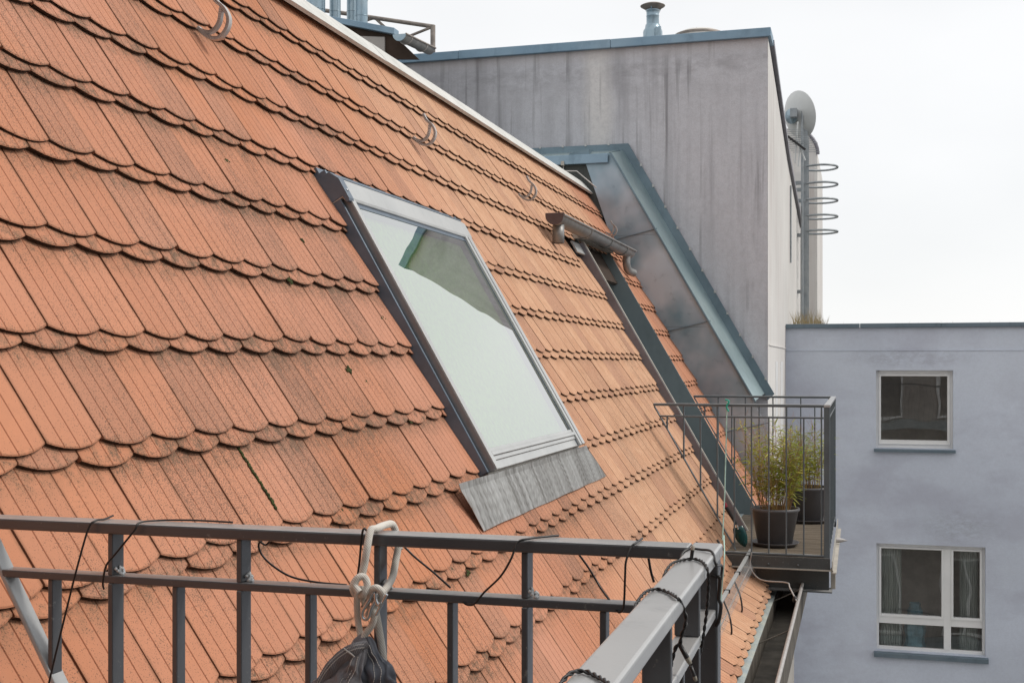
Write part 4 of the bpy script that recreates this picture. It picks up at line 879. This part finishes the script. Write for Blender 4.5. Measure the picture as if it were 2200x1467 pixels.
# plants in pots
def potted(cx, cy, sc_, label, nst, hgt, seed, redtop):
    t = thing('potted_bamboo', label, 'potted plant', 'potted bamboo on the far balcony', loc=(cx, cy, -1.27)); z0 = -1.268; rnd = random.Random(seed)
    R1, R2, H = 0.165 * sc_, 0.118 * sc_, 0.25 * sc_
    kid(M().lathe((cx, cy, z0 + 0.012), [(0.001, 0), (R2, 0), (R1 * 0.97, H - 0.022), (R1 + 0.002, H - 0.02), (R1 + 0.006, H - 0.012), (R1 + 0.004, H), (R1 - 0.006, H + 0.001), (R1 - 0.012, H - 0.02), (R2, 0.03)], 44).build('pot', POT), t)
    kid(M().lathe((cx, cy, z0), [(0.001, 0.002), (R1 * 0.86, 0.002), (R1 * 1.0, 0.022), (R1 * 1.02, 0.026), (R1 * 0.99, 0.027), (R1 * 0.84, 0.008), (0.001, 0.008)], 40).build('saucer', POT), t)
    kid(M().lathe((cx, cy, z0 + H - 0.02), [(R1 - 0.013, 0), (0.001, 0.004)], 30).build('soil', SOIL), t)
    st = M(); lvs = []; lf = M(); lvl = []
    def leaf(p, d, ln, wd, k):
        d = d.normalized(); s_ = d.cross(Vector((rnd.gauss(0, .4), rnd.gauss(0, .4), 1))).normalized() * wd; dn = Vector((0, 0, -ln * 0.18))
        lf.add([p, p + d * ln * 0.35 + s_ + dn * 0.2, p + d * ln + dn, p + d * ln * 0.35 - s_ + dn * 0.2], [(0, 1, 2), (0, 2, 3)]); lvl.extend([k] * 4)
    for i in range(nst):
        a = rnd.uniform(0, 2 * math.pi); r = R1 * 0.62 * math.sqrt(rnd.random()); b = Vector((cx + r * math.cos(a), cy + r * math.sin(a), z0 + H - 0.02))
        h = hgt * rnd.uniform(0.45, 1.0); ln = Vector((math.cos(a) * 0.16 + rnd.gauss(0, 0.07) - (0.06 if sc_ > 1.05 else 0), math.sin(a) * 0.16 + rnd.gauss(0, 0.07), 1)); P = []
        bend = Vector((rnd.gauss(0, 0.12), rnd.gauss(0, 0.12), -0.04))
        for k in range(6): s_ = k / 5; P.append(b + ln * (h * s_) + bend * (h * s_ * s_))
        k0 = len(st.v); st.tube(P, [0.0024, 0.0023, 0.002, 0.0017, 0.0013, 0.0007], 4, False); lvs += [min(1, max(0, (0.15 if i % 3 else 0.7) + 0.6 * (q // 4) / 6 * redtop)) for q in range(len(st.v) - k0)]
        for q in range(int(24 * (0.6 + 0.6 * rnd.random()))):
            s_ = rnd.uniform(0.22, 1.0) ** 0.9; p = b + ln * (h * s_) + bend * (h * s_ * s_); dd = Vector((rnd.gauss(0, 1), rnd.gauss(0, 1), rnd.uniform(-0.35, 0.85)))
            p2 = p + dd.normalized() * rnd.uniform(0.0, 0.045)
            leaf(p2, dd, rnd.uniform(0.045, 0.095), rnd.uniform(0.0035, 0.0065), min(1, max(0, rnd.gauss(0.35, 0.3) + 0.3 * (1 - s_))))
        for q in range(3):           # fine bare twigs at the top
            s_ = rnd.uniform(0.7, 1.0); p = b + ln * (h * s_) + bend * (h * s_ * s_); dd = Vector((rnd.gauss(0, 0.5), rnd.gauss(0, 0.5), 1)).normalized() * rnd.uniform(0.06, 0.14)
            k0 = len(st.v); st.tube([p, p + dd * 0.5 + Vector((0, 0, 0.004)), p + dd], [0.0008, 0.0007, 0.0004], 3, False); lvs += [0.9] * (len(st.v) - k0)
    for nm, m_, mat, vals in (('stems', st, STEMM, lvs), ('leaves', lf, LEAF, lvl)):
        me = m_.mesh(nm, mat); me.attributes.new('lv', 'FLOAT', 'POINT').data.foreach_set('value', vals); o = bpy.data.objects.new(nm, me); link(o); kid(o, t); o['kind'] = 'stuff'
potted(-0.560, 8.60, 1.0, 'front potted bamboo, full and green-gold, in a round dark pot with saucer', 95, 0.66, 21, 1.0)
potted(-0.40, 9.95, 1.08, 'rear potted bamboo half hidden behind the corner post of the far balcony', 60, 0.52, 22, 1.0)

# garden trowel hanging at the balcony edge
tr = thing('garden_spade', 'small garden spade with teal blade and black handle leaning at the balcony edge', 'spade', loc=at(1590, 1140, 8.3))
p0, p1, p2, p3 = at(1556, 1080, 8.28), at(1560, 1089, 8.28), at(1582, 1126, 8.28), at(1592, 1152, 8.3)
kid(M().tube([p0, p1], [0.012, 0.014], 10).build('grip', REDP), tr); kid(M().tube([p1, p2], [0.014, 0.010], 10).build('handle', BLACKC), tr); kid(M().tube([p2, p2.lerp(p3, 0.4)], 0.006, 8).build('shank', STEEL), tr)
bl = M(); d_ = (p3 - p2).normalized(); s_ = Vector((1, 0, 0.35)).normalized(); vs = []
for i in range(7):
    f_ = i / 6; wv = 0.042 * math.sin(math.pi * (0.25 + 0.75 * f_)) ** 0.6 if i < 6 else 0.004
    for k in (-1, 0, 1): vs.append(p2 + d_ * (0.02 + 0.15 * f_) + s_ * wv * k + Vector((0, 0.012 * abs(k), 0)))
bl.add(vs, [(i * 3 + k, i * 3 + k + 1, i * 3 + k + 4, i * 3 + k + 3) for i in range(6) for k in range(2)], 0, True); o = bl.build('blade', TEALB); o.modifiers.new('s', 'SOLIDIFY').thickness = 0.002; kid(o, tr)

# netting rack reaching from the far balcony towards the camera
nr = thing('netting_rack', 'long pale bar with fine wire mesh reaching from the far balcony over the eave', 'netting rack', loc=(-0.7, 8.3, -1.27))
kid(M().bar((-0.700, 8.30, -1.262), (-0.700, 6.0, -1.262), 0.022, 0.014).build('bar', SILVER, None, 0.003), nr)
kid(M().bar((-0.69, 8.08, -1.345), (-0.678, 6.0, -1.348), 0.006, 0.006).build('bottom_wire', HOOK), nr)
mm = M()
for i in range(64): y = 8.1 - i * 0.033; mm.bar((-0.700, y, -1.268), (-0.665 + 0.012 * i / 64, y - 0.03, -1.355), 0.0012, 0.0012)
for k in range(1, 5): mm.bar((-0.700 + 0.002 * k, 8.1, -1.268 - 0.0165 * k), (-0.700 + 0.004 * k, 6.0, -1.268 - 0.0165 * k), 0.0012, 0.0012)
kid(mm.build('wire_mesh', GALV), nr)
for y in (8.0, 7.35, 6.75, 6.2): kid(M().box(-0.718, -0.682, y - 0.006, y + 0.006, -1.272, -1.252).build('cable_tie', BLACKC), nr)
for y in (7.15, 6.55): kid(M().tube(curve([(-0.70, y, -1.27), (-0.66, y - 0.03, -1.36), (-0.65, y - 0.05, -1.44), (-0.685, y + 0.02, -1.45)], 5), 0.0055, 6).build('hanger', BLACKC), nr)
lw = M(); lw.tube(curve([at(1615, 1186, 8.1), at(1612, 1215, 8.1), at(1625, 1238, 8.0), at(1645, 1247, 7.9), at(1690, 1251, 7.8), at(1697, 1262, 7.7), at(1711, 1290, 7.6)], 6), 0.0045, 6); tag(lw.build('lightning_wire', HOOK), 'bent bare metal wire running from the far balcony to the gutter rim', 'wire')
tag(M().lathe(at(1708, 1288, 7.62), [(0.001, -0.02), (0.012, -0.015), (0.016, 0.0), (0.010, 0.02), (0.001, 0.025)], 10).build('wire_clamp', BLACKC), 'dark clamp holding the wire on the gutter rim', 'clamp')
gs = M(); gs.tube([at(1562, 862, 8.12), at(1560, 950, 8.1), at(1557, 1060, 8.0), at(1552, 1160, 7.9)], 0.0045, 6); gs.tube(curve([at(1555, 1150, 3), at(1556, 1200, 2.9), at(1549, 1290, 2.9), at(1546, 1400, 2.8)], 5), 0.0017, 6)
TURQ = simple('pale_turquoise_cord', (0.42, 0.62, 0.55), 0.6, 0, 0.2, 20)
tag(gs.build('green_cord', TURQ), 'pale turquoise cord hanging down from the far balcony handrail', 'cord')
tag(M().tube(curve([at(1558, 858, 8.1), at(1566, 862, 8.1), at(1561, 874, 8.1), at(1566, 884, 8.1)], 5), 0.006, 6).build('cord_knot', simple('turquoise_knot', (0.03, 0.35, 0.26), 0.5)), 'turquoise knot tied on the far handrail', 'knot')

# ------------------------------------------------------------------ cables on the near railing
def cable(pts, label, r=0.0016, sub=8, name='cable', tw=False):
    P = curve(pts, sub); m_ = M()
    if tw:
        for ph in (0, math.pi):
            Q = []
            L = 0; a = (P[1] - P[0]).orthogonal().normalized()
            for i, p in enumerate(P):
                t = (P[min(i + 1, len(P) - 1)] - P[max(i - 1, 0)]).normalized(); a = (a - t * a.dot(t)).normalized(); b = t.cross(a)
                if i: L += (p - P[i - 1]).length
                th = L / 0.0095 * math.pi + ph; Q.append(p + (a * math.cos(th) + b * math.sin(th)) * r * 0.95)
            m_.tube(Q, r, 6)
    else: m_.tube(P, r, 6)
    return tag(m_.build(name, BLACKC), label, 'cable', 'black cables wound on the near railing')
ZT = -0.243
def onrail(u, yy): # point on top of the side handrail
    d = ray(u, 1130); x = d.x * (yy / d.y); return Vector((x, yy, ZT + 0.0022))
cable([onrail(243, 1.66), onrail(225, 1.62), onrail(205, 1.597), at(190, 1135, 1.588), at(168, 1210, 1.58), at(150, 1280, 1.58), at(128, 1370, 1.58), at(105, 1467, 1.57), at(100, 1500, 1.57)], 'leftmost thin black cable looping over the handrail and hanging down')
cable([onrail(500, 1.64), onrail(420, 1.645), onrail(345, 1.63), onrail(300, 1.597), at(288, 1140, 1.588), at(246, 1192, 1.58), at(228, 1215, 1.58), at(221, 1250, 1.585), at(223, 1265, 1.59)], 'thin black cable curving from the handrail to the left post crossing')
cable([at(555, 1160, 1.65), at(570, 1170, 1.66), at(580, 1160, 1.66), at(572, 1156, 1.66), at(556, 1168, 1.655), at(562, 1190, 1.66), at(585, 1214, 1.66), at(625, 1238, 1.66), at(680, 1250, 1.66), at(745, 1256, 1.66)], 'thin black cable with a small curl sagging behind the mid rail')
cable([onrail(812, 1.63), onrail(793, 1.60), at(781, 1136, 1.592), at(776, 1165, 1.59), at(773, 1200, 1.59), at(768, 1240, 1.60)], 'short black cable beside the white rope')
cable([at(860, 1165, 1.66), at(890, 1195, 1.66), at(930, 1228, 1.66), at(968, 1262, 1.655)], 'black cable running down behind the railing right of the rope')
cable([onrail(1200, 1.64), onrail(1165, 1.62), onrail(1135, 1.597), at(1112, 1165, 1.588), at(1098, 1200, 1.58), at(1075, 1238, 1.58), at(1040, 1272, 1.585), at(1020, 1296, 1.59), at(1003, 1298, 1.6), at(992, 1290, 1.61)], 'black cable making a wide loop left of the fourth full post')
cable([at(1236, 1180, 1.65), at(1265, 1220, 1.655), at(1292, 1265, 1.65), at(1318, 1300, 1.62), at(1328, 1314, 1.6), at(1338, 1310, 1.59), at(1341, 1290, 1.585), at(1343, 1235, 1.58), at(1345, 1205, 1.58), at(1356, 1175, 1.59), onrail(1366, 1.60), onrail(1380, 1.645)], 'black cable forming a hairpin loop near the railing corner')
def ontop(x, y): return Vector((x, y, ZT + 0.0024))
cable([at(1392, 1190, 1.66), at(1398, 1225, 1.66), at(1405, 1250, 1.66)], 'short black cable end hanging behind the corner of the railing', 0.002)
XA, XB = X0 - 0.0225, X0 + 0.0225
def wrap(y0, y1, lab, tail=None):
    pts = [Vector((XA, y0 - 0.01, ZT - 0.03)), Vector((XA - 0.001, y0, ZT - 0.006)), ontop(XA + 0.006, y0 + 0.004), ontop(X0, (y0 + y1) / 2), ontop(XB - 0.006, y1), Vector((XB + 0.001, y1 - 0.004, ZT - 0.008)), Vector((XB, y1 - 0.012, ZT - 0.03))]
    if tail: pts = pts[:-1] + tail
    cable(pts, lab, 0.00115, 14, 'light_string', True)
cable([Vector((XA, 1.52, ZT - 0.03)), Vector((XA, 1.55, ZT - 0.004)), ontop(XA + 0.008, 1.565), ontop(X0, 1.566), ontop(XB - 0.006, 1.55), Vector((XB + 0.001, 1.535, ZT - 0.012)), at(1551, 1215, 1.60), at(1549, 1245, 1.60)], 'smooth black cable wrapped over the very corner of the handrail', 0.0017)
def ls(pts, lab): cable(pts, lab, 0.00115, 10, 'light_string', True)
ls([Vector((XA, 1.40, ZT - 0.03)), Vector((XA - 0.001, 1.41, ZT - 0.008)), ontop(XA + 0.003, 1.44), ontop(-0.207, 1.475), ontop(-0.193, 1.488), ontop(-0.180, 1.465), Vector((XB + 0.001, 1.445, ZT - 0.004)), at(1522, 1262, 1.455), at(1520, 1300, 1.452), at(1514, 1345, 1.45), at(1508, 1385, 1.45), at(1499, 1425, 1.45), at(1496, 1467, 1.45), at(1494, 1500, 1.45)], 'black twisted light string wrap with a bulb, nearest the corner')
ls([Vector((XA, 1.20, ZT - 0.03)), Vector((XA - 0.001, 1.215, ZT - 0.008)), ontop(XA + 0.003, 1.25), ontop(-0.207, 1.278), ontop(-0.192, 1.265), ontop(-0.178, 1.235), at(1466, 1302, 1.262), at(1474, 1326, 1.265), at(1472, 1345, 1.262), at(1464, 1366, 1.26), at(1461, 1384, 1.26)], 'black twisted light string wrap across the middle of the outer handrail')
ls([Vector((XA, 0.87, ZT - 0.03)), Vector((XA - 0.001, 0.88, ZT - 0.008)), ontop(XA + 0.003, 0.905), ontop(-0.207, 0.922), ontop(-0.192, 0.908), ontop(-0.178, 0.885), Vector((XB + 0.001, 0.87, ZT - 0.008))], 'black twisted light string wrap at the bottom of the outer handrail')
ls([at(1461, 1382, 1.26), at(1454, 1386, 1.26), at(1448, 1402, 1.26), at(1441, 1430, 1.26), at(1437, 1450, 1.26), at(1438, 1475, 1.26), at(1436, 1500, 1.26)], 'black twisted light string hanging below the outer handrail')
cable([at(1527, 1236, 1.60), at(1538, 1239, 1.60), at(1546, 1240, 1.60), at(1546, 1262, 1.60), at(1544, 1285, 1.60), at(1549, 1300, 1.60), at(1545, 1330, 1.60), at(1538, 1345, 1.60)], 'thick black cable bundle tied under the handrail corner', 0.0024)
cable([at(1398, 1395, 1.3), at(1400, 1408, 1.28), at(1408, 1422, 1.27)], 'short black twisted end showing between the balusters', 0.0011, 14, 'light_string', True)
def bulb(p, d, label, s=1.0):
    t = thing('led_bulb', label, 'light bulb', 'bulbs of the light string', loc=p); d = Vector(d)
    kid(M().lathe(p, [(0.0001, 0), (0.0042 * s, 0), (0.0045 * s, 0.018 * s), (0.0048 * s, 0.024 * s)], 12, 0, d).build('socket', BLACKC), t)
    q = Vector(p) + d.normalized() * 0.024 * s
    kid(M().lathe(q, [(0.0048 * s, 0), (0.0046 * s, 0.006 * s), (0.0034 * s, 0.011 * s), (0.0001, 0.012 * s)], 12, 0, d).build('lens', LEDG), t)
bulb(ontop(X0 - 0.001, 1.482), (0.12, 0.1, 1), 'small black led bulb standing up on the handrail near the corner', 0.50)
bulb(at(1461, 1385, 1.26), at(1483, 1425, 1.26) - at(1461, 1385, 1.26), 'upper of two black led bulbs hanging below the outer handrail', 0.62)
bulb(at(1484, 1430, 1.26), at(1494, 1458, 1.26) - at(1484, 1430, 1.26), 'lower of two black led bulbs hanging below the outer handrail', 0.46)

# ------------------------------------------------------------------ white rope, carabiner and gathered canvas
YR = 1.575
def Rr(u, v, y=YR): return at(u, v, y)
r0 = 0.0054
m_ = M(); m_.tube(curve([Rr(858, 1180, 1.655), Rr(852, 1150, 1.662), onrail(843, 1.655) + Vector((0, 0, 0.004)), onrail(825, 1.63) + Vector((0, 0, 0.006)), onrail(808, 1.60) + Vector((0, 0, 0.005)), Rr(796, 1140, 1.587), Rr(789, 1175), Rr(783, 1210), Rr(777, 1240)], 8), r0, 12)
m_.tube(curve([Rr(856, 1172, 1.655), Rr(850, 1205, 1.645), Rr(843, 1240, 1.62), Rr(828, 1265, 1.58), Rr(812, 1282, 1.57), Rr(806, 1300, 1.58), Rr(814, 1350, 1.59), Rr(822, 1400, 1.59), Rr(828, 1467, 1.59), Rr(830, 1510, 1.59)], 8), r0 * 0.98, 12)
rt = thing('white_rope', 'thick white braided rope slung over the handrail and tied in a knot', 'rope', loc=Rr(790, 1250))
kid(m_.build('strand', ROPE), rt)
k_ = M(); k_.tube(curve([Rr(777, 1236), Rr(765, 1245, 1.567), Rr(758, 1262, 1.565), Rr(766, 1278, 1.567), Rr(782, 1274, 1.56), Rr(789, 1256, 1.562), Rr(783, 1240, 1.562), Rr(770, 1240, 1.558), Rr(762, 1256, 1.556), Rr(772, 1272, 1.554)], 8), r0 * 0.95, 12); kid(k_.build('knot', ROPE), rt)
l_ = M(); l_.tube(curve([Rr(772, 1262, 1.56), Rr(767, 1290, 1.565), Rr(769, 1330), Rr(774, 1362), Rr(777, 1376)], 8), r0 * 0.88, 12)
l_.tube(curve([Rr(783, 1262, 1.57), Rr(781, 1285, 1.578), Rr(786, 1300, 1.575), Rr(790, 1290, 1.57)], 8), r0 * 0.85, 12)
l_.tube(curve([Rr(794, 1290, 1.572), Rr(797, 1268, 1.565), Rr(809, 1262, 1.562), Rr(820, 1272, 1.566), Rr(816, 1290, 1.572), Rr(806, 1296, 1.575)], 8), r0 * 0.9, 12)
l_.tube(curve([Rr(790, 1322, 1.572), Rr(798, 1308, 1.568), Rr(804, 1320, 1.568), Rr(800, 1340, 1.57), Rr(786, 1360, 1.57), Rr(774, 1378, 1.57)], 8), r0 * 0.88, 12); kid(l_.build('loop', ROPE), rt)
cb = M(); cb.tube(curve([Rr(803, 1272, 1.562), Rr(792, 1290, 1.560), Rr(780, 1310, 1.560), Rr(778, 1324, 1.560), Rr(785, 1330, 1.560), Rr(792, 1324, 1.560), Rr(797, 1308, 1.560), Rr(806, 1290, 1.562), Rr(811, 1276, 1.562)], 7), 0.0026, 10)
cb.tube(curve([Rr(806, 1274, 1.56), Rr(808, 1290, 1.56), Rr(814, 1300, 1.56), Rr(818, 1294, 1.56)], 5), 0.0024, 8); cb.tube([Rr(831, 1276, 1.561), Rr(808, 1320, 1.563)], 0.0022, 8)
tag(cb.build('carabiner', STEEL), 'shiny steel carabiner hooked through the white rope', 'carabiner')
# canvas: gathered lobes hanging from the rope
cv = thing('gathered_canvas', 'bunched dark grey canvas with white stitching hanging from the rope', 'canvas', loc=Rr(775, 1380))
def lobe(p0, p1, r1, fold, seed, mat, name, ysc=0.6, bend=0.0):
    rn = random.Random(seed); m_ = M(); n = 40; k = 16; vs = []; ph = rn.random() * 6; ax = (p1 - p0); t = ax.normalized(); sx = t.cross(Vector((0, 1, 0))).normalized(); sy = Vector((0, 1, 0))
    for i in range(k + 1):
        f_ = i / k; c_ = p0 + ax * f_ + sx * (bend * math.sin(math.pi * f_)); R = 0.006 + (r1 - 0.006) * (math.sin(f_ * math.pi / 2) ** 0.8)
        for q in range(n):
            a = 2 * math.pi * q / n; R2 = R * (1 + fold * (1 - 0.4 * f_) * math.sin(a * 7 + ph + f_ * 1.3) + 0.12 * math.sin(a * 3 + f_ * 5 + seed)); pv = c_ + sx * R2 * math.cos(a) + sy * R2 * ysc * math.sin(a)
            vs.append(pv + (noise.noise_vector(pv * 38 + Vector((seed, 0, 0))) * 0.010 + noise.noise_vector(pv * 95) * 0.004) * min(1, f_ * 2.2))
    m_.add(vs, [(i * n + q, i * n + (q + 1) % n, (i + 1) * n + (q + 1) % n, (i + 1) * n + q) for i in range(k) for q in range(n)], 0, True)
    o = m_.build(name, mat); kid(o, cv); return vs, n, k
vsA, nA, kA = lobe(Rr(786, 1366, 1.57), Rr(700, 1500, 1.565), 0.036, 0.07, 3, FABRIC, 'canvas_fold', 0.6, 0.012)
lobe(Rr(784, 1368, 1.575), Rr(768, 1500, 1.575), 0.038, 0.13, 5, FABIN, 'canvas_fold')
vsC, nC, kC = lobe(Rr(786, 1368, 1.57), Rr(822, 1500, 1.572), 0.026, 0.12, 9, FABIN, 'canvas_fold')
vsD, nD, kD = lobe(Rr(775, 1392, 1.555), Rr(735, 1500, 1.55), 0.022, 0.16, 12, FABRIC, 'canvas_fold')
cf = M(); cp_ = curve([Rr(787, 1376, 1.552), Rr(764, 1379, 1.548), Rr(738, 1390, 1.546), Rr(712, 1412, 1.546), Rr(690, 1442, 1.548), Rr(672, 1480, 1.55)], 8)
for i in range(len(cp_) - 1):
    w0_ = 0.010 + 0.010 * min(1, i / 14); nn_ = Vector((0.35, -0.25, -1)).normalized(); a_, b_ = cp_[i], cp_[i + 1]; q0, q1 = noise.noise(a_ * 60) * 0.003, noise.noise(b_ * 60) * 0.003
    cf.add([a_ + Vector((0, q0, 0)), b_ + Vector((0, q1, 0)), b_ + nn_ * w0_ + Vector((0, q1 + 0.006, 0)), a_ + nn_ * w0_ + Vector((0, q0 + 0.006, 0))], [(0, 3, 2, 1)], 0, True)
o = cf.build('hem_fold', FABRIC); o.modifiers.new('s', 'SOLIDIFY').thickness = 0.0015; kid(o, cv)
stc = M()
for off_ in (0.004, 0.0085):
    for i in range(2, len(cp_) - 2):
        nn_ = Vector((0.35, -0.25, -1)).normalized(); a_ = cp_[i] + nn_ * off_ + Vector((0, -0.0022, 0)); b_ = cp_[i + 1] + nn_ * off_ + Vector((0, -0.0022, 0)); stc.tube([a_, a_.lerp(b_, 0.65)], 0.0006, 4, False)
for k in range(4): stc.tube([Rr(738 + 2 * k, 1391 + 2 * k, 1.543), Rr(756 + 2 * k, 1404 + 2 * k, 1.543)], 0.0007, 4, False)
def stitch(vs, n, k, qs, off):
    for q in qs:
        for i in range(2, k - 1):
            for h in (0.05, 0.55):
                a = vs[i * n + q].lerp(vs[(i + 1) * n + q], h); b = vs[i * n + q].lerp(vs[(i + 1) * n + q], h + 0.32); stc.tube([a + off, b + off], 0.00055, 4, False)
for vs, n, k, qs in ((vsA, nA, kA, (17, 20, 24, 31, 33)), (vsC, nC, kC, (30, 33)), (vsD, nD, kD, (28, 32))): stitch(vs, n, k, qs, Vector((0, -0.0012, 0.0004)))
kid(stc.build('stitching', THREAD), cv)

# ------------------------------------------------------------------ the side of the courtyard behind the camera (seen mirrored in the far windows; set close and tall to block sky light)
cy = thing('added_courtyard_building', 'added pale building with balconies across the courtyard behind the camera, set close and tall to block sky light', 'building', loc=(2, -4.5, -14))
kid(M().box(-4, 9, -5.1, -4.5, -14, 7.2).build('wall', COURTW), cy)
for zz in (2.1, -0.9, -3.9, -6.9):
    for xx in (-2.6, -0.2, 2.2, 4.6, 7.0):
        m_ = M(); frame(m_, xx, xx + 1.3, zz - 0.6, zz + 1.6, 0.07, 0.07, 0.07, 0.07, -4.52, -4.45); m_.box(xx + 0.62, xx + 0.68, -4.52, -4.46, zz - 0.53, zz + 1.53); kid(m_.build('window', WHITEF), cy)
        kid(M().box(xx + 0.07, xx + 1.23, -4.495, -4.485, zz - 0.53, zz + 1.53).build('pane', ROOMD), cy)
    kid(M().box(-3.2, 8.6, -4.5, -3.6, zz - 0.85, zz - 0.65).build('added_balcony_slab', GREENP), cy)
    b_ = M(); b_.box(-3.2, 8.6, -3.64, -3.6, zz + 0.3, zz + 0.34)
    for i in range(100): b_.box(-3.2 + i * 0.118, -3.19 + i * 0.118, -3.63, -3.61, zz - 0.65, zz + 0.3)
    kid(b_.build('balcony_railing', STEELD), cy)
